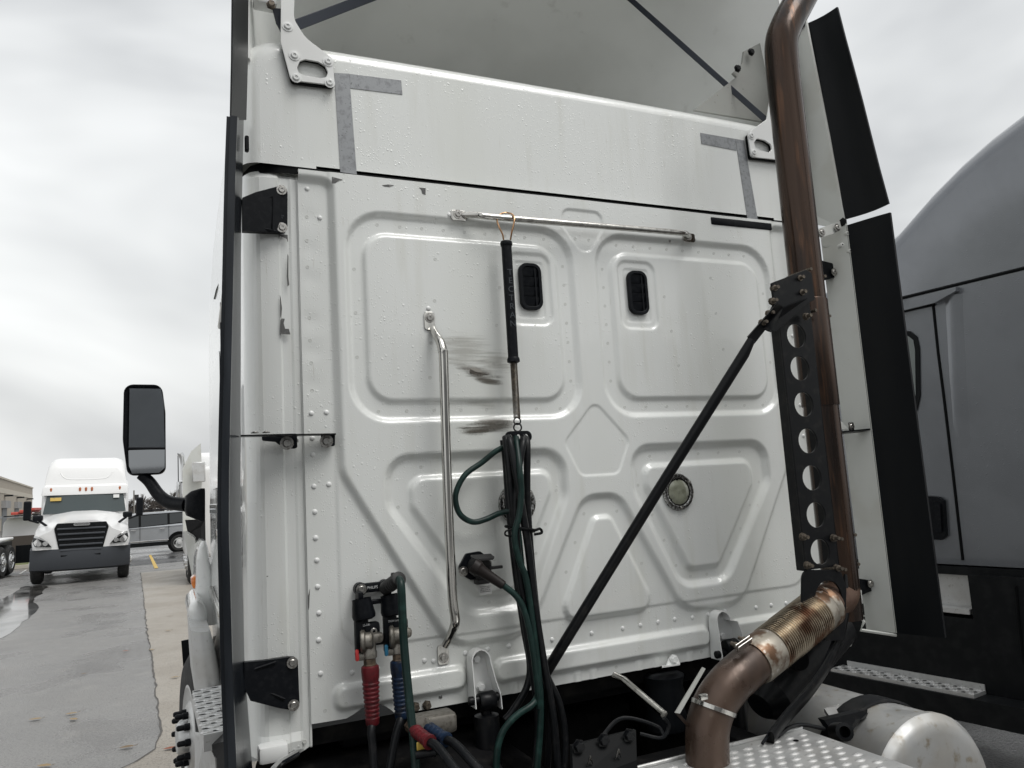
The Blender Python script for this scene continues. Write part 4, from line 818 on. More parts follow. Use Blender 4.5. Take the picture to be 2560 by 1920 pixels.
# big dark beam below the wall and bolted frame plate
obj('suspension_beam', MB().rbox((XC+0.02, 2.62, 1.185), (1.95, 0.06, 0.07), 0.01, 2), 'black_paint', TR)
P0 = at(1432, 1860, 2.0); fpl = obj('frame_bracket', MB().slab([at(1430, 1865, 2.05), at(1590, 1825, 2.05), at(1592, 1900, 2.0), at(1600, 1960, 1.98), at(1434, 1960, 1.98)], (0, 0.014, 0)), 'gasket', TR, False)
for a, b in ((1446, 1866), (1508, 1850), (1571, 1838)): inst('bolt', BOLT_K, fpl, wallM(at(a, b, 2.035).x, at(a, b, 2.035).z, YW-2.035) @ Matrix.Scale(1.05, 4))
for a, b in ((1475, 1890), (1545, 1873)): obj('clip', MB().slab([at(a-6, b+26, 2.0), at(a, b, 1.99), at(a+3, b, 1.99), at(a+8, b+22, 2.0), at(a+3, b+10, 2.0)], (0, 0.004, 0)), 'bolt_steel', fpl, False)
rod = [at(1535, 1688, 2.44), at(1560, 1700, 2.40), at(1600, 1735, 2.30), at(1660, 1786, 2.16)]
obj('chrome_rod', MB().tube(rod, 0.0125, 14), 'stainless', TR)
obj('air_spring', MB().lathe([(0.075, 0), (0.08, 0.03), (0.07, 0.07), (0.08, 0.11), (0.07, 0.15), (0.078, 0.19), (0.06, 0.2)], Vector((at(1670, 1700, 2.5).x, 2.53, 1.02)), (0, 0, 1), 24), 'rubber', TR)
obj('rear_valve', MB().rbox(at(1080, 1808, 2.35), (0.14, 0.08, 0.06), 0.014, 2).lathe([(0.02, 0), (0.02, 0.07), (0.028, 0.07), (0.028, 0.09)], at(1060, 1810, 2.33), (-0.4, -1, 0.2), 14), 'cast_metal', TR)
obj('yellow_tag', MB().rbox(at(1052, 1866, 2.2), (0.024, 0.004, 0.026), 0.002, 1), 'tag_yellow', TR)
obj('air_fitting', MB().lathe([(0.012, 0), (0.012, 0.05), (0.014, 0.05), (0.014, 0.056), (0.009, 0.056), (0.009, 0.09)], at(1040, 1888, 2.2), (1, -0.4, 0.1), 12), 'hose_black', TR)
wheel_arch = MB()
# rear wheel guard below the left corner
ga = [Vector((0.62-0.0*k, 2.30, 0)) for k in range(1)]
arc = [(0.30+0.0, 0)]
gd = MB(); rings = []
for k in range(14):
    a = math.pi*(0.05+0.5*k/13); y = 3.25-1.0*math.sin(a)*0.92; z = 0.25+0.95*math.sin(a*0.95)
gd.loft([[Vector((x, 2.62+0.75*math.cos(a)*-1, 0.52+0.62*math.sin(a))) for x in (0.30, 0.95)] for a in np.linspace(0.1, math.pi-0.1, 16)], False, False)
obj('tank_guard', gd, 'grime_black', TR)
obj('guard_edge', MB().tube([at(684, 1925, 2.2), at(700, 1908, 2.24), at(742, 1884, 2.3)], 0.010, 8), 'chrome', TR)

# deck plate of tread metal
zd = 1.10; d0 = atz(2004, 1819, zd); dl = atz(1640, 1920, zd)
dx0, dx1, dy0, dy1 = 1.02, d0.x, 0.75, 2.05
DK = obj('deck_plate', MB().rbox(((dx0+dx1)/2, (dy0+dy1)/2, zd-0.012), (dx1-dx0, dy1-dy0, 0.024), 0.006, 2), 'aluminium', TR)
obj('deck_lip', MB().rbox(((dx0+dx1)/2, dy1+0.006, zd-0.03), (dx1-dx0, 0.010, 0.075), 0.003, 1), 'aluminium', DK)
obj('deck_bearer', MB().rbox(((dx0+dx1)/2-0.1, dy1+0.055, zd-0.045), (dx1-dx0+0.3, 0.07, 0.05), 0.006, 1), 'grime_black', DK)
TREAD = shared(MB().lathe([(0.0150, 0), (0.0115, 0.0018), (0.0075, 0.0036), (0.0045, 0.0038), (0.0038, 0.0012), (0, 0.0008)], (0, 0, 0), (0, 0, 1), 12), 'tread_nub', 'aluminium')
n = 0; iy = 0; y = dy1-0.045
while y > 1.25 and n < 290:
    x = dx1-0.05-(0.028 if iy % 2 else 0)
    while x > 1.3 and n < 290:
        v = Vector((x, y, zd)); inst('tread_nub', TREAD, DK, Matrix.Translation(v) @ Matrix.Diagonal((1.25, 0.8, 1, 1))); n += 1; x -= 0.056
    y -= 0.036; iy += 1
TNUB = shared(MB().lathe([(0.0085, 0.0), (0.0085, 0.0015), (0.006, 0.0015), (0.006, 0.0002), (0, 0.0002)], (0, 0, 0), (0, 0, 1), 14), 'deck_hole', 'grime_black')
for a, b in ((2110, 1894), (1990, 1852)): inst('deck_hole', TNUB, DK, Matrix.Translation(atz(a, b, zd)))

# right fuel tank
_tp = at(2321, 1793, 2.0); tr_ = 0.285; tcx, tcz = _tp.x, _tp.z-tr_; ty = 2.0
TK = obj('fuel_tank', MB().lathe([(0, -0.016), (tr_*0.5, -0.014), (tr_*0.80, -0.010), (tr_*0.90, -0.006), (tr_*0.96, 0.004), (tr_, 0.02), (tr_+0.006, 0.024), (tr_+0.006, 0.045), (tr_, 0.05), (tr_, 2.2)], (tcx, ty, tcz), (0, 1, 0), 48), 'tank_metal', TR)
obj('tank_strap', MB().lathe([(tr_+0.004, 0.20), (tr_+0.012, 0.205), (tr_+0.012, 0.29), (tr_+0.004, 0.295)], (tcx, ty, tcz), (0, 1, 0), 40, False), 'black_paint', TK)
obj('strap_bolt', MB().lathe([(0.03, 0), (0.03, 0.09), (0.018, 0.092), (0.018, 0.02), (0, 0.02)], at(2090, 1830, 2.1), (-0.5, -1, 0.35), 16), 'black_paint', TK)
obj('tank_step', MB().slab([at(2060, 1770, 2.25), at(2180, 1738, 2.5), at(2160, 1760, 2.45), at(2080, 1800, 2.2)], (0, 0, -0.015)), 'aluminium', TR, False)
obj('black_arm', MB().slab([at(2060, 1800, 2.18), at(2180, 1772, 2.2), at(2230, 1775, 2.25), at(2150, 1800, 2.15), at(2120, 1845, 2.1), at(2095, 1850, 2.1)], (0, 0.03, 0)), 'black_paint', TR, False)
obj('air_tank', MB().lathe([(0.04, 0), (0.085, 0.03), (0.085, 0.6), (0.04, 0.63)], (1.98, 2.12, 0.86), (0, 1, 0), 24), 'grime_black', TR)
for pl_ in ([(1945, 1840, 2.02), (1975, 1818, 2.04), (2010, 1812, 2.06), (2060, 1822, 2.08)], [(1480, 1900, 2.15), (1515, 1830, 2.2), (1560, 1795, 2.2), (1640, 1815, 2.16), (1660, 1840, 2.14)], [(1660, 1795, 2.1), (1672, 1815, 2.1), (1655, 1845, 2.1), (1600, 1835, 2.14)]):
    obj('air_line', MB().tube(spline(pxs(pl_), 6), 0.0065, 8), 'hose_black', TR)

# ================================================================== LEFT SIDE OF THE CAB
cs = MB(); SXL = XC-1.232
side = [(2.74, 1.12), (4.55, 1.12), (4.72, 1.5), (4.74, 2.05), (4.73, 2.85), (4.60, 3.05), (4.2, 3.27), (3.6, 3.37), (2.80, 3.38), (2.74, 3.02)]
cs.add([Vector((SXL, y, z)) for y, z in side], [tuple(range(len(side)))]); cs.add([Vector((SXL+0.05, y, z)) for y, z in side], [tuple(reversed(range(len(side))))])
n = len(side); cs.f += [(k, (k+1) % n, n+(k+1) % n, n+k) for k in range(n)]
CS = obj('cab_side', cs, 'white_wet', TR, False)
obj('door_window', MB().slab([Vector((SXL-0.003, y, z)) for y, z in rpoly([(3.72, 2.02), (4.52, 2.02), (4.50, 2.35), (4.20, 2.62), (3.75, 2.66)], 0.05, 4)], (0.002, 0, 0)), 'glass_dark', CS, False)
obj('sleeper_window', MB().slab([Vector((SXL-0.003, y, z)) for y, z in rpoly(rect(2.95, 3.45, 2.2, 2.62), 0.06, 4)], (0.002, 0, 0)), 'glass_dark', CS, False)
for y0 in (3.62,): obj('door_seam', MB().tube([Vector((SXL-0.001, y0+0.02*math.sin(z*3), z)) for z in np.linspace(1.2, 2.85, 10)], 0.004, 6), 'gasket', CS)
obj('side_ridge', MB().tube([Vector((SXL, y, z)) for y, z in ((2.8, 3.0), (3.3, 2.86), (3.7, 2.75))], 0.012, 8), 'white_wet', CS)
obj('belt_moulding', MB().rbox((SXL-0.006, 3.9, 1.92), (0.012, 1.3, 0.05), 0.004, 2), 'white_wet', CS)
obj('door_handle', MB().rbox((SXL-0.012, 3.78, 1.80), (0.024, 0.16, 0.06), 0.008, 2), 'chrome', CS)
obj('body_trim', MB().rbox((SXL-0.010, 3.95, 1.45), (0.02, 1.1, 0.055), 0.006, 2, Matrix.Rotation(rad(4), 3, 'X')), 'stainless', CS)
obj('cab_side', MB().slab([Vector((XC+1.232, y, z)) for y, z in side], (-0.05, 0, 0)), 'white_wet', TR, False)
# lower fairing, fender, amber marker, step, wheel
def lens_px(pts, Y, dy, m, name, par=TR, sm=False): return obj(name, MB().slab([at(a, b, Y) for a, b in pts], (0, dy, 0)), m, par, sm)
fd_ = MB()
def blob(rows, Y0, Y1, m, name, par, bulge=0.05, n=10):
    """rows of (py, px_left, px_right): a rounded body between depths Y0 and Y1"""
    rings = []
    for py, xl_, xr_ in rows:
        l, r = at(xl_, py, Y0), at(xr_, py, Y0); ring = []
        for k in range(n+1):
            a = math.pi*k/n; t = (1-math.cos(a))/2; p = l.lerp(r, t); ring.append(Vector((p.x, Y0-bulge*math.sin(a), p.z)))
        ring += [Vector((r.x, Y1, r.z)), Vector((l.x, Y1, l.z))]; rings.append(ring)
    return obj(name, MB().loft(rings), m, par, 50)
blob([(1352, 505, 514), (1370, 494, 520), (1400, 489, 525), (1440, 490, 535), (1500, 488, 540), (1560, 480, 545)], 4.75, 5.4, 'white_wet', 'hood_side', TR, 0.06)
blob([(1497, 487, 497), (1512, 472, 512), (1530, 468, 518), (1552, 474, 520), (1565, 485, 518), (1568, 495, 510)], 4.4, 4.9, 'white_wet', 'fender_tip', TR, 0.08)
blob([(1574, 476, 525), (1600, 478, 532), (1660, 481, 545), (1725, 486, 556)], 4.0, 4.6, 'aluminium', 'step_fairing', TR, 0.08)
blob([(1440, 484, 495), (1447, 477, 496), (1460, 478, 496), (1470, 482, 495)], 4.85, 4.95, 'amber', 'side_marker', TR, 0.02)
obj('fairing_blade', MB().slab([at(458, 1328, 5.3), at(470, 1335, 5.25), at(487, 1345, 5.2), at(493, 1400, 5.2), at(494, 1440, 5.2), at(481, 1447, 5.3), at(470, 1390, 5.3)], (0.02, 0.02, 0)), 'extender_white', TR, False)
obj('hood_opening', MB().slab([at(463, 1300, 5.35), at(513, 1298, 5.0), at(515, 1390, 5.0), at(494, 1392, 5.1), at(487, 1345, 5.3), at(470, 1335, 5.35)], (0, 0.05, 0)), 'grime_black', TR, False)
# step with perforated tread
s4 = [at(481, 1727, 3.75), at(552, 1713, 3.45), at(572, 1824, 2.85), at(509, 1838, 3.05)]
zsp = sum(p.z for p in s4)/4; s4 = [atz(a, b, zsp) for a, b in ((481, 1727), (556, 1712), (574, 1824), (509, 1838))]
STP = obj('cab_step', MB().slab(s4, (0, 0, -0.055)), 'aluminium', TR, False)
def bil(u, v): return s4[0].lerp(s4[1], u).lerp(s4[3].lerp(s4[2], u), v)
SLOT = shared(MB().lathe([(0.011, 0), (0.009, 0.004), (0.006, 0.0045), (0.005, 0.0005), (0, 0.0003)], (0, 0, 0), (0, 0, 1), 8), 'tread_slot', 'aluminium')
HOLE = shared(MB().lathe([(0.0075, 0.0002), (0.0075, 0.0006), (0, 0.0006)], (0, 0, 0), (0, 0, 1), 8), 'tread_hole', 'gasket')
for k in range(14):
    for c in range(3):
        p = bil(0.14+0.3*c, (k+0.5)/14); inst('tread_slot', SLOT if (k+c) % 2 else HOLE, STP, Matrix.Translation(p+Vector((0, 0, 0.0005))) @ Matrix.Diagonal((2.0, 1.0, 1.0, 1)))
obj('step_bracket', MB().slab([at(520, 1864, 2.95), at(575, 1850, 2.8), at(580, 1960, 2.8), at(545, 1960, 2.9), at(541, 1895, 2.9)], (0, 0.5, 0)), 'black_paint', TR, False)
obj('step_panel', MB().slab([at(488, 1838, 3.4), at(512, 1842, 3.1), at(540, 1900, 3.0), at(541, 1960, 3.0), at(488, 1960, 3.4)], (0, 0.05, 0)), 'aluminium', TR, False)
# steer wheel with black nut covers
WC = Vector((0.135, 5.45, 0.52)); WD = Vector((-1, -0.10, 0)).normalized()
def wheel(c, d, name, par, R0=0.52, W=0.28, nuts=10, nutm='black_plastic', rimm='aluminium', nutlen=0.085):
    o = empty_part(name, par, c); d = Vector(d).normalized()
    obj('tyre', MB().lathe([(R0*0.58, -W/2), (R0*0.85, -W/2-0.005), (R0*0.97, -W*0.38), (R0, -W*0.25), (R0, W*0.25), (R0*0.97, W*0.38), (R0*0.85, W/2+0.005), (R0*0.58, W/2)], c-d*W/2, d, 40, False), 'tyre', o)
    obj('rim', MB().lathe([(R0*0.585, -W*0.9), (R0*0.59, 0.0), (R0*0.56, 0.004), (R0*0.52, -0.01), (R0*0.40, -0.012), (R0*0.36, 0.006), (R0*0.22, 0.012), (R0*0.20, 0.05), (R0*0.16, 0.07), (0, 0.072)], c, d, 36), rimm, o)
    a0 = d.orthogonal().normalized(); b0 = d.cross(a0)
    for k in range(nuts):
        a = 2*math.pi*(k+0.3)/nuts; p = c+(a0*math.cos(a)+b0*math.sin(a))*R0*0.275
        if nutlen > 0: obj('nut_cover', MB().lathe([(0.022, 0), (0.022, nutlen*0.45), (0.017, nutlen*0.5), (0.017, nutlen*0.9), (0.01, nutlen)], p, d, 8), nutm, o)
    return o
wheel(WC, WD, 'steer_wheel', TR)
obj('mud_flap', MB().slab([at(453, 1602, 5.9), at(482, 1597, 5.9), at(482, 1740, 5.9), at(464, 1750, 5.9)], (0.02, 0.02, 0)), 'rubber', TR, False)
# mirror
MR = empty_part('side_mirror', TR, at(360, 1070, 4.9))
mo = [(at(a, b, 4.9).x, at(a, b, 4.9).z) for a, b in ((309, 960), (405, 961), (414, 1030), (415, 1185), (318, 1190), (306, 1100))]
mo = rpoly(mo, [0.05, 0.05, 0.2, 0.04, 0.045, 0.2], 5); cxm = sum(p[0] for p in mo)/len(mo); czm = sum(p[1] for p in mo)/len(mo)
def sc_(k): return [(cxm+(x-cxm)*k, czm+(z-czm)*(1-(1-k)*0.55)) for x, z in mo]
rings = [[Vector((x, 4.9+dy, z)) for x, z in sc_(k)] for dy, k in ((0.0, 0.93), (-0.008, 0.965), (0.0, 0.99), (0.03, 1.0), (0.07, 0.97), (0.11, 0.85), (0.13, 0.55))]
obj('shell', MB().loft(rings), 'black_plastic', MR, 60)
rot = Matrix.Rotation(rad(7), 3, 'Z')
def mglass(pts, nm, yaw, pit=0.0):
    P_ = [at(a, b, 4.885) for a, b in pts]; c = sum(P_, Vector())/len(P_); Rm = Matrix.Rotation(yaw, 3, 'Z') @ Matrix.Rotation(pit, 3, 'X'); P_ = [c+Rm @ (p-c) for p in P_]
    obj(nm, MB().slab(P_, (0, 0.003, 0)), 'mirror_glass' if nm == 'mirror_glass' else 'mirror_convex', MR, False)
mglass([(324, 971), (402, 972), (409, 1005), (412, 1118), (322, 1118)], 'mirror_glass', rad(0), rad(0)); mglass([(320, 1124), (412, 1124), (412, 1170), (398, 1182), (330, 1184), (322, 1165)], 'convex_glass', rad(-6), rad(-4))
obj('glass_divider', MB().tube([at(320, 1121, 4.882), at(413, 1121, 4.882)], 0.006, 6), 'black_plastic', MR)
obj('arm', MB().tube(spline([at(352, 1186, 4.94), at(374, 1205, 4.93), at(398, 1238, 4.9), at(425, 1256, 4.85), at(468, 1262, 4.75)], 6), [0.030+0.010*k/24 for k in range(25)], 14), 'black_plastic', MR)
blob([(1221, 500, 512), (1228, 478, 513), (1240, 464, 513), (1275, 463, 513), (1290, 468, 513), (1303, 500, 513)], 4.55, 4.8, 'black_plastic', 'mirror_mount', MR, 0.03)

# ================================================================== HOSE TENDER AND HOSES (hang on the truck: things of their own)
Yt_ = 2.415
tt = at(1266, 604, Yt_); tb = at(1283, 902, Yt_); dn = Vector((tt.x*0.5+tb.x*0.5, Yt_, 0)); tx = dn.x
HT = thing('hose_tender', 'black tube and spring hose hanger clipped on the upper grab bar', 'hose hanger', (tx, Yt_, tb.z))
zt0, zt1 = tt.z, tb.z
obj('tube', MB().lathe([(0.0185, 0), (0.0185, zt0-zt1)], (tx, Yt_, zt1), (0, 0, 1), 22), 'black_plastic', HT)
obj('end_cap', MB().lathe([(0.0195, 0), (0.0215, 0.003), (0.0215, 0.014), (0.0195, 0.018)], (tx, Yt_, zt0-0.018), (0, 0, 1), 22), 'black_plastic', HT)
obj('end_cap', MB().lathe([(0.016, -0.008), (0.0225, -0.004), (0.0225, 0.006), (0.0195, 0.012)], (tx, Yt_, zt1), (0, 0, 1), 22), 'black_plastic', HT)
for k, ch in enumerate('TECTRAN'):
    Mx = frame((tx-0.001, Yt_-0.0188, zt0-0.118-k*0.031), (0.985, -0.17, 0), (0, 0, 1)); text(ch, 0.030, 'lettering_dim', HT, Mx, 'lettering', 0.0012)
# extended spring
sp0, sp1 = zt1-0.006, at(1290, 1045, Yt_).z; coil = []; turns = 46
for k in range(turns*10+1):
    a = 2*math.pi*k/10; coil.append(Vector((tx+0.0115*math.cos(a), Yt_+0.0115*math.sin(a), sp0+(sp1-sp0)*k/(turns*10))))
obj('spring', MB().tube(coil, 0.0017, 5), 'bolt_rust', HT)
def ring(c, r, wr, nrm, name, par, m):
    nrm = Vector(nrm).normalized(); a0 = nrm.orthogonal().normalized(); b0 = nrm.cross(a0); pts = [Vector(c)+(a0*math.cos(2*math.pi*k/20)+b0*math.sin(2*math.pi*k/20))*r for k in range(21)]
    return obj(name, MB().tube(pts, wr, 7), m, par)
ring((tx, Yt_, sp1-0.011), 0.012, 0.0024, (0.2, 1, 0), 'link_ring', HT, 'black_paint'); ring((tx, Yt_, sp1-0.033), 0.014, 0.0028, (0.1, 1, 0), 'link_ring', HT, 'black_paint')
hp = [at(1259, 600, Yt_), at(1256, 585, Yt_-0.006), at(1247, 566, Yt_-0.01), at(1243, 549, 2.425), at(1252, 535, 2.442), at(1268, 532, 2.446), at(1282, 537, 2.42), at(1286, 550, 2.405), at(1280, 578, 2.405), at(1276, 600, Yt_)]
obj('snap_hook', MB().tube(spline(hp, 5), 0.0032, 8), 'copper', HT)
# hanger plate with three holes
zp = at(1290, 1092, Yt_).z; Mh = frame((tx-0.001, Yt_, zp), (1, 0.05, 0), (0, 0, 1))
obj('hanger_plate', plate([rrect(0.098, 0.036, 0.0175), circ(0.010, 14, -0.031, 0), circ(0.010, 14, 0, 0), circ(0.010, 14, 0.031, 0)], 0.008, Mh, 0.0015), 'black_plastic', HT, 40)

HG = 'hoses hanging from the hose tender'
def hose(lst, Y, r, m, label, cat='hose', name='air_hose', group=HG, n=6):
    pts = spline(pxs(lst, Y), n); o = obj(name, MB().tube(pts, r, 12), m); tag(o, label, cat, group); return o
Yb = 2.385
hose([(1264, 1094, 2.40), (1266, 1110, 2.385), (1274, 1190), (1284, 1300), (1297, 1440), (1318, 1590), (1340, 1740), (1345, 1830), (1332, 1960)], 2.37, 0.0125, 'hose_black', 'black air hose from the left hole of the hanger plate, leftmost at the bottom')
hose([(1271, 1094, 2.40), (1276, 1112, 2.37), (1293, 1200), (1308, 1290), (1322, 1380), (1338, 1520), (1360, 1660), (1384, 1800), (1397, 1960)], 2.345, 0.0127, 'hose_black', 'black air hose crossing in front of the bundle from upper left to lower right')
hose([(1311, 1094, 2.40), (1306, 1115, 2.37), (1294, 1190), (1288, 1290), (1298, 1420), (1322, 1560), (1362, 1680), (1398, 1760), (1412, 1850), (1404, 1960)], 2.36, 0.0127, 'hose_black', 'black air hose from the right hole of the hanger plate, bowing farthest right below')
hose([(1317, 1095, 2.42), (1318, 1130), (1318, 1250), (1328, 1400), (1342, 1540), (1358, 1660), (1372, 1790), (1366, 1960)], 2.40, 0.0125, 'hose_black', 'straight black air hose running down the right rear of the bundle')
hose([(1258, 1100, 2.43), (1264, 1150), (1272, 1260), (1288, 1420), (1310, 1570), (1325, 1660), (1316, 1720), (1280, 1780), (1262, 1800)], 2.43, 0.012, 'hose_black', 'thin black hose at the back of the bundle turning left under the cab')
GC = 'green cables of the trailer leads'
hose([(1290, 1094, 2.405), (1292, 1112, 2.38), (1299, 1170), (1303, 1235), (1297, 1290), (1286, 1340), (1298, 1400), (1316, 1450), (1332, 1560), (1346, 1680), (1352, 1790), (1340, 1960)], 2.335, 0.0105, 'cable_green', 'green cable weaving down the middle of the black hose bundle', 'cable', 'trailer_cable', GC)
hose([(1268, 1115, 2.42), (1240, 1128, 2.42), (1205, 1156), (1165, 1185), (1143, 1222), (1139, 1255), (1152, 1288), (1182, 1305), (1215, 1298), (1250, 1283), (1282, 1282, 2.42), (1296, 1330, 2.42), (1305, 1420, 2.42)], 2.44, 0.0098, 'cable_green', 'green cable looping out to the left behind the grab handle', 'cable', 'trailer_cable', GC)
hose([(1347, 1735, 2.36), (1330, 1762), (1290, 1790), (1258, 1828), (1243, 1880), (1240, 1960)], 2.33, 0.0110, 'cable_green', 'green cable curving left below the cab floor edge', 'cable', 'trailer_cable', GC)
# plug with cable in the socket
PG = thing('socket_plug', 'dark plug in the wall socket with short green cable joining the bundle', 'plug', at(1215, 1440, 2.4), GC)
q0, q1 = at(1196, 1422, 2.40), at(1258, 1463, 2.36); dq = q1-q0
obj('plug_body', MB().lathe([(0.026, -0.02), (0.026, 0.0), (0.021, 0.006), (0.0205, 0.012), (0.0185, 0.016), (0.0145, dq.length), (0.011, dq.length+0.003)], q0, dq, 20), 'plug_brown', PG)
obj('green_lead', MB().tube(spline([q1, at(1290, 1490, 2.35), at(1312, 1530, 2.34), at(1328, 1600, 2.33), at(1342, 1700, 2.33), at(1348, 1770, 2.335)], 6), 0.0105, 12), 'cable_green', PG)
# cable tie
CT = thing('cable_tie', 'black cable tie strapped round the middle of the hose bundle', 'cable tie', at(1300, 1325, 2.36))
c0 = at(1300, 1322, 2.375); pts = [c0+Vector((0.048*math.cos(a), 0.045*math.sin(a), -0.012*math.cos(a))) for a in np.linspace(0, 2*math.pi, 24)]
obj('strap', MB().tube(pts, 0.0048, 8), 'gasket', CT); obj('tail', MB().tube(spline([at(1320, 1322, 2.33), at(1338, 1325, 2.32), at(1350, 1322, 2.32), at(1354, 1332, 2.32), at(1336, 1336, 2.32)], 5), 0.0045, 8), 'gasket', CT)
obj('loop', MB().tube(spline([at(1282, 1322, 2.34), at(1265, 1328, 2.34), at(1264, 1338, 2.34), at(1280, 1341, 2.34)], 5), 0.003, 7), 'gasket', CT)

# ---- gladhand stowage bracket (bolted to the wall) with two parked gladhands
GB = empty_part('stowage_bracket', TR, at(930, 1500, 2.46))
Ybk = 2.475
a0, a1 = at(900, 1472, Ybk), at(962, 1464, Ybk)
obj('link_bar', MB().rbox((a0+a1)/2, ((a1-a0).length, 0.016, 0.030), 0.004, 2), 'black_plastic', GB)
for p in (a0, a1):
    obj('boss', MB().lathe([(0.020, 0), (0.020, 0.026), (0.017, 0.028)], p+Vector((0, 0.012, 0)), (0, -1, 0), 18), 'black_plastic', GB); inst('bolt', BOLT, GB, frame(p+Vector((0, -0.016, 0)), (1, 0, 0), (0, 0, 1)))
text('PHILIPS', 0.0125, 'lettering', GB, frame((a0+a1)/2+Vector((-0.002, -0.0085, 0)), (1, 0, 0), (0, 0, 1)), 'lettering', 0.0008, 0.86)
cups = [at(904, 1500, 2.415), at(975, 1490, 2.415)]
for k, c in enumerate(cups):
    t_ = Vector((-0.10, 0.08, 1)).normalized()
    obj('cup', MB().lathe([(0.024, -0.06), (0.034, -0.055), (0.036, -0.045), (0.029, 0.0), (0.0295, 0.004), (0.027, 0.004), (0.0245, -0.04), (0, -0.04)], c, t_, 24), 'black_plastic', GB)
    obj('cup_arm', MB().rbox(c+Vector((0, 0.03, 0.008)), (0.016, 0.05, 0.03), 0.004, 2), 'black_plastic', GB)
    obj('dummy_coupling', MB().rbox(c+Vector((-0.004, 0.0, -0.112)), (0.042, 0.03, 0.115), 0.008, 2).rbox(c+Vector((0.026, -0.004, -0.090)), (0.05, 0.032, 0.045), 0.010, 2), 'black_plastic', GB)
    text('LS-041' if k == 0 else 'STOW-A-WAY', 0.0105 if k == 0 else 0.0085, 'lettering', GB, frame(c+Vector((0.008, -0.0205 if k == 0 else -0.0215, -0.073)), (1, 0, 0), (0, 0, 1)), 'lettering', 0.0008, 0.8)
obj('cross_bar', MB().rbox((cups[0]+cups[1])/2+Vector((0, 0.01, -0.012)), ((cups[1]-cups[0]).length, 0.014, 0.014), 0.003, 1), 'black_plastic', GB)
obj('cross_bar', MB().rbox((cups[0]+cups[1])/2+Vector((0.012, 0.02, -0.130)), ((cups[1]-cups[0]).length*0.8, 0.02, 0.030), 0.008, 2), 'black_plastic', GB)
inst('bolt', BOLT, GB, frame(at(934, 1578, 2.40), (1, 0, 0), (0, 0, 1)))
# gladhands
def gladhand(c, colr, lab, hosepts, tagm):
    T = thing('gladhand_hose', lab, 'hose', c+Vector((0, 0, -0.4)))
    ax = c+Vector((0.012, -0.026, -0.118)); d = Vector((0.008, -0.01, -1)).normalized()
    obj('coupling_disc', MB().lathe([(0.030, 0), (0.034, 0.004), (0.034, 0.012), (0.026, 0.016), (0.026, 0.034), (0.018, 0.04)], ax+Vector((-0.026, 0.0, 0.0)), (1, -0.25, 0), 24), 'cast_metal', T)
    obj('casting', MB().lathe([(0.018, -0.02), (0.021, -0.01), (0.021, 0.03), (0.023, 0.034), (0.023, 0.05), (0.020, 0.052)], ax, d, 20).rbox(ax+Vector((0.024, -0.004, 0.006)), (0.04, 0.03, 0.032), 0.012, 2).rbox(ax+Vector((-0.024, 0, -0.044)), (0.03, 0.026, 0.022), 0.008, 2), 'cast_metal', T)
    obj('latch_tag', MB().rbox(ax+Vector((-0.040, -0.012, -0.036)), (0.012, 0.012, 0.034), 0.005, 2), tagm, T)
    e = ax+d*0.052; obj('brass_nut', MB().lathe([(0.018, 0), (0.019, 0.003), (0.019, 0.016), (0.021, 0.018), (0.021, 0.034), (0.018, 0.036)], e, d, 8), 'brass_old', T, 30)
    e2 = e+d*0.024; L_ = 0.168; pr = [(0.0215, -0.004), (0.0265, 0.0), (0.0275, 0.012), (0.0262, 0.034)]
    for k in range(9):
        h = 0.04+k*0.0125; rb = 0.0262-0.0006*k; pr += [(rb-0.002, h), (rb-0.002, h+0.005), (rb, h+0.007), (rb, h+0.011)]
    pr += [(0.0205, 0.154), (0.020, L_-0.004), (0.017, L_)]
    obj('grip', MB().lathe(pr, e2, d, 22), colr, T)
    e3 = e2+d*L_; obj('hose', MB().tube(spline([e3-d*0.01]+hosepts, 6), 0.0125, 12), 'hose_black', T); return T
c = cups[0]; gladhand(c, 'grip_red', 'parked trailer air coupling with red ribbed grip and black hose', [at(928, 1830, 2.37), at(932, 1870, 2.36), at(938, 1960, 2.34)], 'tag_red')
c = cups[1]; gladhand(c, 'grip_blue', 'parked trailer air coupling with blue ribbed grip and black hose', [at(998, 1810, 2.37), at(985, 1860, 2.36), at(968, 1960, 2.34)], 'tag_blue')
# grey ribbed plug parked beside them with its green cable
RP = thing('parked_plug', 'grey ribbed plug parked above the blue grip, its green cable hanging straight down', 'plug', at(1000, 1450, 2.4), GC)
q0, q1 = at(962, 1472, 2.42), at(998, 1447, 2.33); dq = q1-q0; L_ = dq.length; pr = [(0.018, 0), (0.021, 0.004), (0.021, L_*0.3)]
for k in range(4): pr += [(0.019, L_*(0.34+k*0.12)), (0.022, L_*(0.37+k*0.12)), (0.022, L_*(0.41+k*0.12)), (0.019, L_*(0.44+k*0.12))]
pr += [(0.023, L_*0.86), (0.023, L_), (0.016, L_+0.004)]
obj('plug_body', MB().lathe(pr, q0, dq, 20), 'plug_grey', RP); obj('key_tab', MB().rbox(at(984, 1444, 2.37), (0.014, 0.02, 0.03), 0.003, 1), 'plug_grey', RP)
obj('cable', MB().tube(spline([q1-dq.normalized()*0.005, at(1000, 1452, 2.315), at(1003, 1470, 2.30), at(1006, 1530, 2.30), at(1010, 1610, 2.30), at(1021, 1730, 2.28), at(1034, 1850, 2.25), at(1042, 1960, 2.22)], 7), 0.0125, 12), 'cable_green', RP)
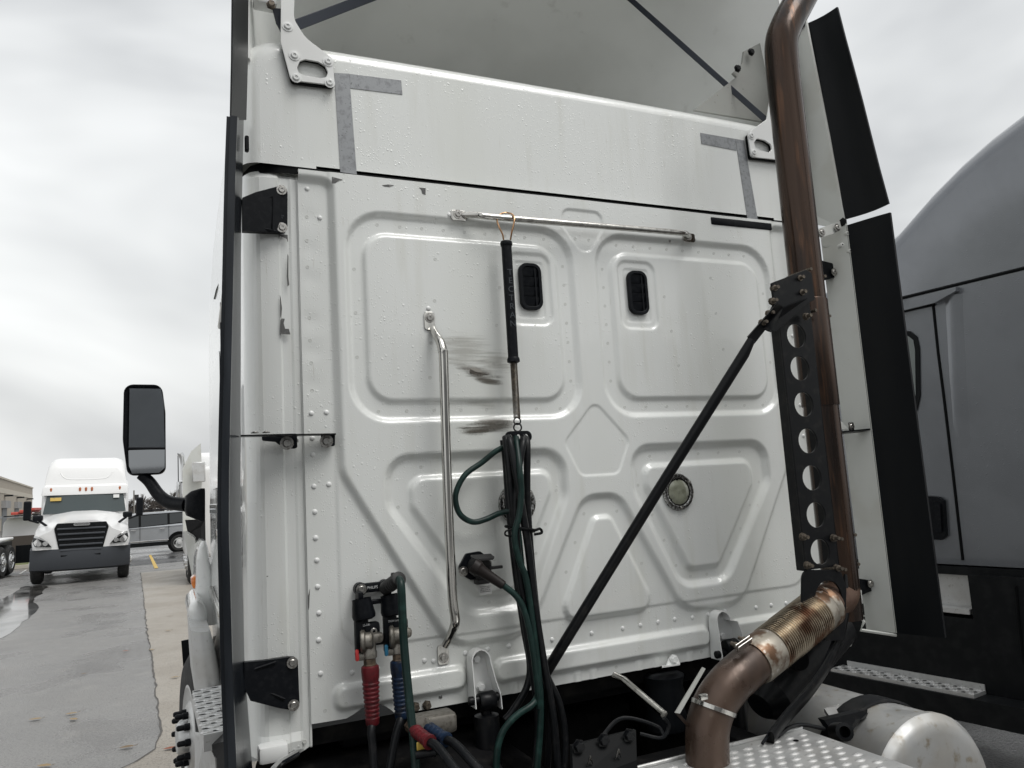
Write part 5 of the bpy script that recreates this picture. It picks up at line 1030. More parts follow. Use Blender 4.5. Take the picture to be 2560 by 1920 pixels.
# lower pair of hoses with coloured sleeves on the frame valve
def lowhose(p, q, col_, lab):
    T = thing('frame_hose', lab, 'hose', at(p[0], p[1], 2.25)); A = at(p[0], p[1], 2.24); B = at(q[0], q[1], 2.16); d = B-A
    pr = [(0.014, -0.03), (0.014, 0), (0.019, 0.002)]
    for k in range(4): pr += [(0.0185, d.length*(0.12+0.2*k)), (0.017, d.length*(0.17+0.2*k)), (0.0185, d.length*(0.22+0.2*k))]
    pr += [(0.021, d.length*0.93), (0.021, d.length), (0.013, d.length+0.002)]
    obj('sleeve', MB().lathe(pr, A, d, 18), col_, T); obj('brass_end', MB().lathe([(0.012, -0.05), (0.016, -0.045), (0.016, -0.02), (0.012, -0.018)], A, d, 6), 'brass_old', T, 30)
    obj('hose', MB().tube(spline([B-d.normalized()*0.004, B+d*0.5+Vector((0, 0, 0.004)), B+d*1.3+Vector((0, -0.01, -0.012)), B+d*2.3+Vector((0.01, -0.02, -0.05))], 6), 0.0125, 12), 'hose_black', T)
lowhose((1040, 1828), (1075, 1856), 'grip_red', 'black hose with short red sleeve slanting under the cab edge')
lowhose((1074, 1822), (1116, 1850), 'grip_blue', 'black hose with short blue sleeve slanting under the cab edge')

# ================================================================== GREY TRACTOR PARKED AT RIGHT
ga_ = rad(-8.6); GF = Vector((math.sin(ga_), math.cos(ga_), 0)); GN = Vector((math.cos(ga_), -math.sin(ga_), 0)); GO = Vector((4.466, 3.463, 0))
def atg(px, py, off=0.0):
    o = GO-GN*off; d = ray(px, py); return CAM+d*(((o-CAM).dot(GN))/d.dot(GN))
GT = thing('semi_truck', 'grey sleeper tractor parked close on the right, cut off by the photo edge', 'truck', GO+GN*1.2-GF*0.5)
def gp_(pts, name, m, par, off=0.0, th=0.05, sm=False, r=None): 
    P_ = [atg(a, b, off) for a, b in pts]; return obj(name, MB().slab(P_, GN*th), m, par, sm)
Mg = frame(GO, -GF, (0, 0, 1))    # u to the rear (image right), v up, w = ?
def gl(px, py):
    p = atg(px, py)-GO; return (-(p.dot(GF)), p.z)
sb = [gl(2560, 1421), gl(2340, 1408)]; zskirt = (sb[0][1]+sb[1][1])/2
zseam = 3.02
wallp = [(-2.2, zskirt), (1.75, zskirt), (1.75, zseam), (-0.9, zseam), (-1.3, 2.85), (-1.85, 2.3), (-2.2, 1.9)]
b = MB(); P0_ = [GO-GF*u+Vector((0, 0, v)) for u, v in wallp]; b.slab(P0_, GN*2.4); GWALL = obj('cab_body', b, 'grey_paint', GT, False)
# roof shell
prof = [gl(2230, 569), gl(2317, 468), gl(2389, 395), gl(2462, 330), gl(2560, 254)]
prof = [(-0.95, zseam+0.01), (-0.62, 3.16)]+prof+[(1.0, 4.05), (1.75, 4.12)]; prof = [(-0.95, zseam+0.02)]+[p for p in sorted(prof[2:]) if p[1] > zseam+0.05]
rings = []
for t_, ins, dz in ((0, 0.0, 0), (0, 0.0, 0)): pass
nP = len(prof)
def ringat(k):
    u, v = prof[k]; out = []
    r = min(0.16, max(0.02, (v-zseam)*0.4))
    zb0 = zseam+0.012
    out.append(GO-GF*u+Vector((0, 0, zb0))); out.append(GO-GF*u+GN*0.01+Vector((0, 0, (zb0+v-r)/2)))
    for j in range(6): a = math.pi/2*j/5; out.append(GO-GF*u+GN*(0.02+r-r*math.cos(a))+Vector((0, 0, v-r+r*math.sin(a))))
    out.append(GO-GF*u+GN*1.2+Vector((0, 0, v+0.03)))
    for j in range(5, -1, -1): a = math.pi/2*j/5; out.append(GO-GF*u+GN*(2.38-r+r*math.cos(a))+Vector((0, 0, v-r+r*math.sin(a))))
    out.append(GO-GF*u+GN*2.4+Vector((0, 0, zb0))); return out
obj('roof', MB().loft([ringat(k) for k in range(nP)]), 'grey_paint', GT, 50)
obj('roof_seam', MB().tube([atg(a, b, 0.002) for a, b in ((2225, 753), (2257, 745), (2400, 710), (2560, 671), (2700, 637))], 0.010, 6), 'gasket', GT)
obj('rain_gutter', MB().slab([atg(a, b, 0.05) for a, b in ((2225, 762), (2389, 717), (2389, 727), (2336, 757), (2225, 784))], GN*0.055), 'grey_paint', GT, False)
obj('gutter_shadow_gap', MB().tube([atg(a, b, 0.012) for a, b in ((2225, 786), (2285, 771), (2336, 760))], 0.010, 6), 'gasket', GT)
obj('door_seam', MB().tube([atg(a, b, 0.002) for a, b in ((2333, 764), (2345, 880), (2360, 996), (2382, 1180), (2407, 1400))], 0.009, 6), 'gasket', GT)
obj('pillar_ridge', MB().loft([[atg(x-14, y, -0.002), atg(x-2, y, 0.014*k), atg(x+10, y, 0.014*k), atg(x+34, y, -0.002)] for x, y, k in ((2375, 735, 1.0), (2378, 800, 0.9), (2386, 950, 0.7), (2394, 1060, 0.4), (2402, 1120, 0.05))], False, False), 'grey_paint', GT, 60)
wn_ = [(2230, 826), (2275, 828), (2292, 842), (2298, 870), (2300, 990), (2292, 1025), (2282, 1042), (2230, 1060)]
WF = obj('window', MB().slab([atg(a, b, 0.010) for a, b in wn_], GN*0.008), 'rubber', GT, False)
obj('pane', MB().slab([atg(a, b, 0.013) for a, b in ((2230, 838), (2270, 840), (2283, 850), (2287, 875), (2289, 985), (2282, 1015), (2230, 1040))], GN*0.003), 'pane_light', WF, False)
hd = obj('door_handle', MB().slab([atg(a, b, 0.03) for a, b in ((2312, 1240), (2345, 1243), (2358, 1252), (2364, 1340), (2352, 1350), (2312, 1348))], GN*0.03), 'black_plastic', GT, False)
obj('handle_grip', MB().slab([atg(a, b, 0.045) for a, b in ((2335, 1258), (2350, 1260), (2354, 1330), (2338, 1330))], GN*0.012), 'black_plastic', hd, False)
# dark lower fairings
zlow = [gl(2560, 1760)[1], gl(2082, 1718)[1]]; zl = (zlow[0]+zlow[1])/2
lowp = [(-2.2, zl+0.02), (1.75, zl+0.02), (1.75, zskirt-0.006), (-2.2, zskirt-0.006)]
# leave an opening for the upper step
s0 = gl(2335, 1436); s1 = gl(2436, 1504); 
SKT = obj('lower_skirt', MB().slab([GO-GF*u+GN*0.05+Vector((0, 0, v)) for u, v in lowp], GN*2.3), 'grey_plastic', GT, False)
def gbox(u0, u1, v0, v1, o0, o1, m, name, par): 
    b = MB(); P_ = [GO-GF*u-GN*o0+Vector((0, 0, v)) for u, v in ((u0, v0), (u1, v0), (u1, v1), (u0, v1))]; b.slab(P_, GN*(o0-o1)); return obj(name, b, m, par, False)
us, vs_ = gl(2440, 1500)
gbox(us, 1.75, zl+0.03, zskirt-0.05, 0.06, -0.05, 'grey_plastic', 'skirt_panel', SKT); gbox(-2.2, us, zl+0.03, gl(2400, 1540)[1], 0.06, -0.05, 'grey_plastic', 'skirt_panel', SKT)
gbox(-2.2, us-0.01, gl(2400, 1535)[1], zskirt-0.05, -0.035, -0.049, 'aluminium', 'step_kick_plate', GT)
gbox(-2.2, us-0.02, gl(2400, 1530)[1], gl(2400, 1530)[1]+0.03, 0.055, -0.03, 'aluminium', 'upper_step', GT)
gbox(-2.2, 1.75, zskirt-0.06, zskirt-0.01, 0.02, -0.05, 'grey_plastic', 'sill_moulding', GT)
for a, b, c, d in ((2540, 1465, 2548, 1560),): obj('panel_joint', MB().tube([atg(a, b, 0.062), atg(c, d, 0.062), atg(c+12, d+100, 0.062)], 0.008, 6), 'gasket', SKT)
# tread step
zst = atg(2300, 1690)[2]; st0 = gl(2120, 1655)[0]; st1 = gl(2478, 1728)[0]
TS = gbox(st0, st1, zst-0.02, zst, 0.20, 0.06, 'aluminium', 'lower_step', GT); gbox(st0+0.04, st1, zst, zst+0.035, 0.068, 0.06, 'aluminium', 'step_back_edge', TS)
gbox(st0-0.2, 1.75, zst-0.16, zst-0.021, 0.215, -0.05, 'grey_plastic', 'step_moulding', GT)
GS = shared(MB().lathe([(0.016, 0), (0.013, 0.006), (0.008, 0.007), (0.007, 0.001), (0, 0.0008)], (0, 0, 0), (0, 0, 1), 8), 'tread_nub', 'aluminium'); GH = shared(MB().lathe([(0.012, 0.0004), (0.012, 0.0008), (0, 0.0008)], (0, 0, 0), (0, 0, 1), 8), 'tread_hole', 'gasket')
nn = 20
for k in range(nn):
    for j in range(3):
        u = st0+(st1-st0)*(k+0.5)/nn; inst('tread_nub' if (k+j) % 2 else 'tread_hole', GS if (k+j) % 2 else GH, TS, Matrix.Translation(GO-GF*u-GN*(0.085+0.045*j)+Vector((0, 0, zst+0.0003))))
for u in (-1.6, 3.6): wheel(GO-GF*u+GN*0.12+Vector((0, 0, 0.52)), -GN, 'wheel', GT, nutm='chrome', nutlen=0.04)
gbox(1.75, 4.4, 0.8, 1.05, -0.75, -0.85, 'grime_black', 'frame_rail', GT)

# ================================================================== BACKGROUND AT LEFT
def lobj(T, O, name, mb, m, par=None, sm=False):
    for k, v in enumerate(mb.v): mb.v[k] = O @ v
    return obj(name, mb, m, par or T, sm)
# ---- white tractor facing us
fc_ = at(203, 1400, 24.9); FT = thing('semi_truck', 'white sleeper tractor facing the camera across the lot, black grille', 'truck', (fc_.x, 26.5, 0))
FO = Matrix.Translation((fc_.x, 24.6, 0.0)) @ Matrix.Rotation(rad(3), 4, 'Z') @ Matrix.Rotation(rad(1.2), 4, 'Y')
def sect(y, hw, z0, z1, r=0.1, n=4):
    return [Vector((x, y, z)) for x, z in rpoly([(-hw, z0), (hw, z0), (hw*0.97, z1), (-hw*0.97, z1)], [0.02, 0.02, r, r], n)]
lobj(FT, FO, 'cab', MB().loft([sect(2.30, 1.12, 0.75, 1.90), sect(2.56, 1.16, 0.7, 2.48), sect(2.75, 1.2, 0.7, 2.75), sect(5.2, 1.22, 0.7, 2.95)]), 'white_far', None, 40)
lobj(FT, FO, 'roof', MB().loft([sect(2.36, 1.17, 2.45, 2.53, 0.03, 8), sect(2.40, 1.17, 2.45, 2.70, 0.05, 8), sect(2.52, 1.14, 2.45, 2.76, 0.06, 8), sect(2.56, 1.12, 2.45, 2.95, 0.12, 8), sect(2.62, 1.10, 2.45, 3.25, 0.26, 8), sect(2.74, 1.08, 2.45, 3.46, 0.32, 8), sect(3.0, 1.08, 2.45, 3.57, 0.32, 8), sect(3.5, 1.09, 2.45, 3.62, 0.32, 8), sect(4.2, 1.12, 2.45, 3.64, 0.3, 8), sect(5.2, 1.14, 2.45, 3.6, 0.3, 8)]), 'white_far', None, 50)
lobj(FT, FO, 'roof_swage', MB().tube(spline([Vector(p) for p in ((-0.7, 2.60, 3.12), (-0.62, 2.575, 3.0), (-0.4, 2.56, 2.92), (0.4, 2.56, 2.92), (0.62, 2.575, 3.0), (0.7, 2.60, 3.12))], 5), 0.018, 6), 'white_far', None, True)
ws = MB().loft([[Vector((x*1.04, 2.20+0.07*(x/1.1)**2, 1.90)) for x in np.linspace(-1.06, 1.06, 9)], [Vector((x, 2.38+0.08*(x/1.1)**2, 2.47)) for x in np.linspace(-1.02, 1.02, 9)]], False, False)
WS = lobj(FT, FO, 'windscreen', ws, 'windscreen', None, True)
lobj(FT, FO, 'sticker', MB().slab([Vector((-0.93, 2.33, 2.28)), Vector((-0.64, 2.29, 2.28)), Vector((-0.64, 2.32, 2.38)), Vector((-0.93, 2.36, 2.38))], (0, -0.01, 0)), 'line_yellow', WS); lobj(FT, FO, 'sticker', MB().slab([Vector((0.75, 2.31, 2.32)), Vector((0.91, 2.33, 2.32)), Vector((0.91, 2.36, 2.42)), Vector((0.75, 2.34, 2.42))], (0, -0.01, 0)), 'sticker', WS)
hood = [[(-1.16, 0.95), (-1.18, 1.15), (-1.10, 1.32), (-0.80, 1.45), (-0.64, 1.62), (-0.3, 1.70), (0.3, 1.70), (0.64, 1.62), (0.80, 1.45), (1.10, 1.32), (1.18, 1.15), (1.16, 0.95)],
        [(-1.2, 0.9), (-1.22, 1.2), (-1.16, 1.42), (-0.90, 1.56), (-0.70, 1.75), (-0.3, 1.83), (0.3, 1.83), (0.70, 1.75), (0.90, 1.56), (1.16, 1.42), (1.22, 1.2), (1.2, 0.9)],
        [(-1.18, 0.9), (-1.20, 1.3), (-1.15, 1.62), (-1.02, 1.78), (-0.8, 1.88), (-0.3, 1.96), (0.3, 1.96), (0.8, 1.88), (1.02, 1.78), (1.15, 1.62), (1.20, 1.3), (1.18, 0.9)]]
rings = [[Vector((x*0.93, 0.02, z)) for x, z in hood[0]]]+[[Vector((x, y, z)) for x, z in hood[k]] for k, y in ((0, 0.15), (1, 0.9), (2, 2.0), (2, 2.45))]
lobj(FT, FO, 'hood', MB().loft(rings), 'white_far', None, 35)
gr = lobj(FT, FO, 'grille', MB().loft([[Vector((x, y, z)) for x, z in rpoly([(-0.46, 0.62), (0.46, 0.62), (0.66, 1.50), (0.60, 1.64), (-0.60, 1.64), (-0.66, 1.50)], 0.05, 3)] for y in (0.0, 0.2)]), 'grey_plastic')
for k in range(6): lobj(FT, FO, 'grille_bar', MB().rbox((0, -0.015, 0.76+k*0.145), (0.96+0.045*k, 0.05, 0.05), 0.012, 1), 'gasket' if k == 0 else 'bumper_grey', gr)
bdg = lobj(FT, FO, 'badge', MB().prism(rrect(0.40, 0.085, 0.04), frame((0, -0.045, 1.60), (1, 0, 0), (0, 0, 1)), 0.02), 'chrome')
me_ = text('FREIGHTLINER', 0.06, 'print_black', bdg, FO @ frame((0, -0.07, 1.598), (1, 0, 0), (0, 0, 1)), 'lettering', 0.002, 0.85)
for s in (-1, 1):
    hl = lobj(FT, FO, 'headlight', MB().slab([Vector((s*x, y, z)) for x, y, z in ((0.70, 0.02, 1.02), (1.10, 0.05, 1.05), (1.165, 0.16, 1.18), (1.13, 0.14, 1.34), (0.98, 0.02, 1.29), (0.80, 0.0, 1.15))], (0, -0.05, 0)), 'glass_dark')
    for dx in (0.85, 1.0): lobj(FT, FO, 'lamp_bowl', MB().lathe([(0.07, 0), (0.06, 0.02), (0, 0.02)], (s*dx, -0.03, 1.12), (0, -1, 0), 12), 'chrome', hl)
    lobj(FT, FO, 'lamp_strip', MB().slab([Vector((s*x, y, z)) for x, y, z in ((0.78, -0.06, 1.155), (0.98, -0.04, 1.30), (1.12, 0.08, 1.35), (1.13, 0.08, 1.29), (0.98, -0.04, 1.24))], (0, -0.02, 0)), 'chrome', hl)
    lobj(FT, FO, 'mirror', MB().rbox((s*1.48, 2.1, 2.02), (0.20, 0.12, 0.56), 0.04, 2), 'black_plastic'); lobj(FT, FO, 'mirror_arm', MB().tube([Vector((s*1.42, 2.1, 1.75)), Vector((s*1.2, 2.3, 1.66))], 0.03, 8), 'black_plastic')
    lobj(FT, FO, 'hood_mirror', MB().rbox((s*1.14, 1.2, 1.80), (0.26, 0.16, 0.17), 0.05, 2), 'black_plastic'); lobj(FT, FO, 'hood_mirror_arm', MB().tube([Vector((s*1.1, 1.2, 1.72)), Vector((s*0.78, 0.9, 1.48))], 0.035, 8), 'black_plastic')
    lobj(FT, FO, 'marker_lamp', MB().rbox((s*0.92, 2.38, 2.61), (0.06, 0.04, 0.12), 0.02, 1), 'amber_far')
    for yy in (0.55, 4.6): wheel(FO @ Vector((s*1.2, yy+0.2, 0.52)), FO.to_3x3() @ Vector((s, 0, 0)), 'wheel', FT, nuts=8, nutm='chrome', nutlen=0.05)
    lobj(FT, FO, 'side_fairing', MB().rbox((s*1.16, 3.3, 0.62), (0.12, 2.6, 0.7), 0.04, 2), 'white_far')
for x in (-0.16, 0.0, 0.16): lobj(FT, FO, 'marker_lamp', MB().rbox((x, 2.37, 2.61), (0.06, 0.06, 0.12), 0.02, 1), 'amber_far')
lobj(FT, FO, 'bumper', MB().loft([[Vector((x, y+0.25*(abs(x)/1.2)**3, z)) for x in np.linspace(-1.22, 1.22, 13)] for y, z in ((0.25, 0.34), (0.0, 0.40), (-0.06, 0.62), (-0.03, 0.94), (0.12, 1.0), (0.9, 1.0))], False, False), 'bumper_grey', None, 45)
lobj(FT, FO, 'underbody', MB().box((0, 3.0, 0.55), (1.0, 5.0, 0.3)), 'grime_black')
# ---- silver SUV in side view
SV = thing('suv', 'silver sport utility car parked sideways behind the white tractor', 'car', (at(350, 1375, 37).x, 37, 0)); so_ = at(448, 1370, 36.2).x
SO = Matrix.Translation((so_, 36.2, 0.0)) @ Matrix.Rotation(rad(3), 4, 'Z')
low_ = [(-3.95, 0.45), (-3.98, 0.75), (-3.7, 0.98), (-2.75, 1.08), (0.95, 1.12), (1.06, 0.9), (1.08, 0.5)]
rings = [[Vector((x*0.995, y, z)) for x, z in low_] for y in (0.03, 0.0, 1.9, 1.87)]; lobj(SV, SO, 'body', MB().loft(rings), 'suv_silver', None, 40)
def gh(y0, y1, k): return [Vector((-2.8+0.8*k, y0, 1.07+0.62*k)), Vector((-1.9+0.5*k, y0, 1.08+0.64*k)), Vector((0.0+0.2*k, y0, 1.10+0.63*k)), Vector((1.0-0.35*k, y0, 1.10+0.53*k)), Vector((1.0-0.35*k, y1, 1.10+0.53*k)), Vector((0.2*k, y1, 1.10+0.63*k)), Vector((-1.9+0.5*k, y1, 1.08+0.64*k)), Vector((-2.8+0.8*k, y1, 1.07+0.62*k))]
lobj(SV, SO, 'roof', MB().loft([gh(0.03, 1.87, 0), gh(0.20, 1.70, 0.94), gh(0.30, 1.60, 1.0)]), 'suv_silver', None, 30)
top = [(-3.95, 0.45), (-3.95, 0.80), (-3.7, 0.98), (-2.75, 1.10), (-2.0, 1.60), (-1.4, 1.72), (0.2, 1.73), (0.75, 1.62), (1.0, 1.05), (1.05, 0.5)]
body = [(x, z) for x, z in top]
lobj(SV, SO, 'sill', MB().box((-1.45, -0.01, 0.40), (4.9, 0.04, 0.16)), 'grey_plastic')
lobj(SV, SO, 'sill_trim', MB().rbox((-1.5, -0.03, 0.54), (2.2, 0.03, 0.05), 0.01, 1), 'chrome')
for q in ([(-2.55, 1.12), (-1.98, 1.53), (-1.55, 1.60), (-1.55, 1.15)], [(-1.46, 1.15), (-1.46, 1.60), (-0.45, 1.63), (-0.45, 1.20)], [(-0.36, 1.20), (-0.36, 1.63), (0.2, 1.62), (0.55, 1.55), (0.6, 1.27)]):
    lobj(SV, SO, 'side_window', MB().slab([Vector((x, 0.03+(z-1.1)*0.29-0.014, z)) for x, z in q], (0, 0.01, 0)), 'glass_dark')
for x in (-1.5, -0.4): lobj(SV, SO, 'door_joint', MB().box((x, -0.004, 0.82), (0.015, 0.006, 0.62)), 'gasket')
for x in (-1.75, -0.65): lobj(SV, SO, 'door_handle', MB().rbox((x, -0.03, 1.02), (0.20, 0.04, 0.04), 0.01, 1), 'chrome')
lobj(SV, SO, 'pillar_band', MB().slab([Vector((x, 0.03+(z-1.1)*0.29-0.009, z)) for x, z in ((-2.68, 1.10), (-2.02, 1.58), (-1.5, 1.645), (0.22, 1.665), (0.64, 1.585), (0.70, 1.22), (-0.4, 1.17))], (0, 0.006, 0)), 'gasket')
lobj(SV, SO, 'roof_rail', MB().tube([Vector((-1.6, 0.15, 1.80)), Vector((0.4, 0.15, 1.82))], 0.03, 6), 'black_plastic'); lobj(SV, SO, 'wing_mirror', MB().rbox((-2.45, -0.15, 1.15), (0.16, 0.2, 0.14), 0.04, 2), 'suv_silver')
for x in (-2.95, 0.0):
    lobj(SV, SO, 'wheel_arch', MB().lathe([(0.46, 0), (0.46, 0.02), (0, 0.02)], (x, 0.005, 0.40), (0, -1, 0), 20), 'gasket'); wheel(SO @ Vector((x, -0.03, 0.37)), SO.to_3x3() @ Vector((0, -1, 0)), 'wheel', SV, R0=0.37, W=0.22, nuts=5, nutlen=0)
# ---- white truck ahead of ours, only its left edge shows
AX = at(458, 1300, 21.0).x
AT = thing('semi_truck', 'white tractor parked ahead, peeking out behind our mirror arm with chrome wheel nuts', 'truck', (AX+1.2, 23, 0))
obj('cab_body', MB().rbox((AX+1.25, 23.0, 1.75), (2.4, 3.4, 2.3), 0.12, 3), 'white_far', AT); obj('roof', MB().rbox((AX+1.3, 23.3, 3.05), (2.1, 2.6, 0.5), 0.2, 4), 'white_far', AT)
obj('side_extender', MB().slab([at(456, 1172, 20.9), at(478, 1128, 20.9), at(502, 1108, 20.9), at(506, 1200, 20.9), at(490, 1330, 20.9), at(458, 1330, 20.9)], (0, 0.3, 0)), 'extender_white', AT, False)
obj('bracket', MB().rbox(at(497, 1180, 20.7), (0.30, 0.1, 0.5), 0.02, 1), 'aluminium', AT)
obj('exhaust_stack', MB().tube(spline([at(459, 1200, 21.5), at(458, 1160, 21.5), at(455, 1142, 21.5), at(450, 1134, 21.5)], 5), 0.07, 12), 'chrome', AT); obj('antenna', MB().tube([at(446, 1212, 22), at(445, 1133, 22)], 0.012, 6), 'black_plastic', AT)
obj('mirror', MB().rbox(at(447, 1225, 22), (0.14, 0.12, 0.44), 0.03, 2), 'chrome', AT); obj('mirror_arm', MB().tube([at(450, 1206, 22), at(462, 1206, 22)], 0.02, 6), 'black_plastic', AT)
for yy in (21.3, 22.5): wheel(Vector((AX+0.10, yy, 0.52)), (-1, 0, 0), 'wheel', AT, nuts=8, nutm='chrome', rimm='chrome', nutlen=0.07)
# ---- left tractor chassis at the photo edge
lp_ = atz(18, 1446, 0)
LT = thing('truck_chassis', 'dark tandem truck tyres with bright rims at the left photo edge', 'truck', (lp_.x, lp_.y+1, 0))
for k in range(2):
    wheel(Vector((lp_.x-0.12+0.02*k, lp_.y+1.35*k, 0.5)), (1, -0.12, 0), 'wheel', LT, R0=0.5, W=0.62, nuts=8, nutm='chrome', rimm='chrome', nutlen=0.05)
obj('fender', MB().rbox((lp_.x-0.6, lp_.y+0.7, 1.18), (0.9, 2.6, 0.10), 0.04, 2), 'white_far', LT); obj('frame_rail', MB().box((lp_.x-0.9, lp_.y+2, 0.85), (0.2, 8, 0.28)), 'grime_black', LT, False)
obj('mud_flap', MB().box((lp_.x+0.12, lp_.y+2.3, 0.62), (0.5, 0.03, 0.6)), 'rubber', LT, False)
# ---- van with ladders behind a low wall
vp = at(62, 1345, 46)
VN = thing('van', 'white van with red ladders on its roof rack, partly hidden behind the white tractor', 'van', (vp.x, 47, 0)); zv0 = at(60, 1372, 46).z
obj('body', MB().loft([[Vector((vp.x+x, 46+y, zv0+z)) for x, z in rpoly([(-1.0, 0), (1.0, 0), (0.92, 1.55), (-0.92, 1.55)], [0.1, 0.1, 0.35, 0.35], 4)] for y in (0, 4.5)]), 'van_white', VN, 40)
obj('number_plate', MB().rbox((vp.x+0.35, 45.98, zv0+0.28), (0.42, 0.03, 0.24), 0.02, 1), 'print_black', VN); obj('tail_lamp', MB().rbox((vp.x+0.95, 45.98, zv0+0.9), (0.12, 0.04, 0.4), 0.02, 1), 'ladder_red', VN)
obj('stripe', MB().box((vp.x-0.1, 45.985, zv0+0.52), (1.2, 0.01, 0.08)), 'ladder_red', VN, False)
for k in range(3): obj('ladder', MB().rbox((vp.x-0.35+0.35*k, 47.5, zv0+1.78+0.08*k), (0.3, 4.6, 0.14), 0.02, 1), 'ladder_red', VN)
obj('roof_rack', MB().box((vp.x, 47.5, zv0+1.66), (1.7, 4.0, 0.05)), 'black_plastic', VN, False)
lw = at(55, 1378, 44.5); LW = tag(obj('low_wall', MB().box((lw.x, 45.2, 0.45), (9, 0.3, 0.95)), 'bark', None, False), 'low dark brown wall below the white van', 'wall')
gs = MB().add([(lw.x-6, 34.0, 0.02), (lw.x+4.5, 34.0, 0.02), (lw.x+4.5, 45.0, 0.03), (lw.x-6, 45.0, 0.03)], [(0, 1, 2, 3)]); struct(obj('grass_strip', gs, 'grass', None, False))
kb = MB().box((lw.x-0.75, 33.85, 0.06), (10.5, 0.15, 0.12)); struct(obj('kerb', kb, 'concrete_pale', None, False))
# ---- warehouse
W0 = CAM+ray(-40, 1300)*(88/ray(-40, 1300).dot(_f)); W1 = CAM+ray(80, 1300)*(150/ray(80, 1300).dot(_f)); W0.z = W1.z = 0
wd = (W1-W0).normalized(); wnn = Vector((wd.y, -wd.x, 0)); 
if wnn.dot(CAM-W0) < 0: wnn = -wnn
WH = thing('warehouse', 'tan concrete warehouse with loading doors at the far left', 'building', (W0+W1)/2)
hgtW = 6.9
def wslab(u0, u1, z0, z1, o, m, name, par, th=0.3):
    P_ = [W0+wd*u+wnn*o for u in (u0, u1)]; return obj(name, MB().slab([P_[0]+Vector((0, 0, z0)), P_[1]+Vector((0, 0, z0)), P_[1]+Vector((0, 0, z1)), P_[0]+Vector((0, 0, z1))], wnn*-th), m, par, False)
LW_ = (W1-W0).length
wslab(-40, LW_, -1, hgtW, 0, 'concrete_tan', 'wall', WH, 12); wslab(-40, LW_, 5.0, 5.7, 0.05, 'concrete_pale', 'band', WH, 0.05); wslab(-40, LW_, hgtW, hgtW+0.25, 0.12, 'concrete_pale', 'parapet', WH, 12.2); wslab(-40, LW_, 1.6, 1.9, 0.05, 'dock_pad', 'band', WH, 0.05)
def usol(px):
    # parameter along the wall seen at pixel column px
    d = ray(px, 1300); n2 = wnn; t = ((W0-CAM).dot(n2))/d.dot(n2); return ((CAM+d*t)-W0).dot(wd)
for px0, px1 in ((4, 15), (36, 45), (62, 69)):
    u0, u1 = usol(px0), usol(px1); dd = wslab(u0, u1, -1, 3.0, 0.08, 'dock_door', 'dock_door', WH, 0.08); wslab(u0-0.8, u1+0.8, 3.0, 4.0, 0.5, 'dock_pad', 'dock_canopy', dd, 0.5)
    wslab((u0+u1)/2-0.3, (u0+u1)/2+0.9, 4.6, 4.8, 1.0, 'black_plastic', 'wall_lamp', WH, 1.0)
# ---- bare trees on the horizon behind the car
random.seed(11)
def bare_tree(c, h, wdt, label):
    T = thing('bare_tree', label, 'tree', c, 'bare trees on the horizon'); tk = MB(); tw = MB(); c = Vector(c)
    tk.tube([c, c+Vector((0, 0, h*0.5)), c+Vector((0.1*wdt, 0, h*0.85))], [0.05*wdt, 0.035*wdt, 0.01*wdt], 6)
    for k in range(14):
        a = random.uniform(0, 6.28); z0 = h*random.uniform(0.2, 0.6); r = wdt*0.5*random.uniform(0.5, 1.0); e = c+Vector((r*math.cos(a), r*math.sin(a), min(h, z0+h*random.uniform(0.15, 0.4))))
        s0 = c+Vector((0, 0, z0)); tk.tube([s0, (s0+e)/2+Vector((0, 0, 0.05*h)), e], [0.018*wdt, 0.012*wdt, 0.004*wdt], 4)
        for j in range(34):
            p = s0.lerp(e, random.uniform(0.3, 1.0)); q = p+Vector((random.gauss(0, 1), random.gauss(0, 1), random.uniform(-0.2, 1.4))).normalized()*wdt*random.uniform(0.08, 0.2); s = Vector((random.gauss(0, 1), 0, random.gauss(0, 1))).normalized()*wdt*0.006
            tw.add([p-s, p+s, q], [(0, 1, 2)])
    obj('trunk', tk, 'bark', T); obj('crown', tw, 'twig', T, False)
labs = ['small bare tree on the horizon just right of the white tractor mirror', 'rounded bare tree behind the front of the silver car', 'broad bare tree behind the roof of the silver car', 'tall bare tree left of the truck mirror arm', 'bare tree under the bend of the mirror arm', 'low bare tree at the left of the horizon row']
for (px, h, wd_), lb in zip(((338, 4.6, 5.0), (358, 5.6, 6.0), (378, 4.8, 7.0), (402, 5.6, 7.0), (428, 6.2, 8.0), (325, 4.4, 5.0)), labs):
    p = atz(px, 1292, 0); bare_tree(at(px, 1290, 215).xy.to_3d(), h, wd_, lb)
hedge = MB(); random.seed(5)
for k in range(2600):
    x = random.uniform(-60, 260); y = 225+random.uniform(-3, 3); p = Vector((x, y, 0)); hh_ = 3.0+1.1*math.sin(x*0.21)+0.8*math.sin(x*0.53+1)
    for j in range(3):
        q = p+Vector((random.gauss(0, 1.2), random.gauss(0, 1), random.uniform(0.0, 1)*hh_)); s = Vector((random.gauss(0, 0.4), 0, random.gauss(0, 0.4))); hedge.add([q-s, q+s, q+Vector((random.gauss(0, 0.3), 0, random.uniform(0.4, 1.0)))], [(0, 1, 2)])
tag(obj('far_thicket', hedge, 'twig', None, False), 'brown leafless thicket along the horizon behind the parking lot', 'thicket', None, 'stuff')
sp_ = at(335, 1300, 120); SG = thing('sign_pole', 'thin pole with small sign above the far trees', 'sign', (sp_.x, 120, 0)); obj('pole', MB().tube([Vector((sp_.x, 120, 0)), at(335, 1226, 120)], 0.10, 6), 'bolt_steel', SG); obj('sign_panel', MB().box(at(341, 1243, 120), (0.6, 0.1, 0.7)), 'print_black', SG, False)
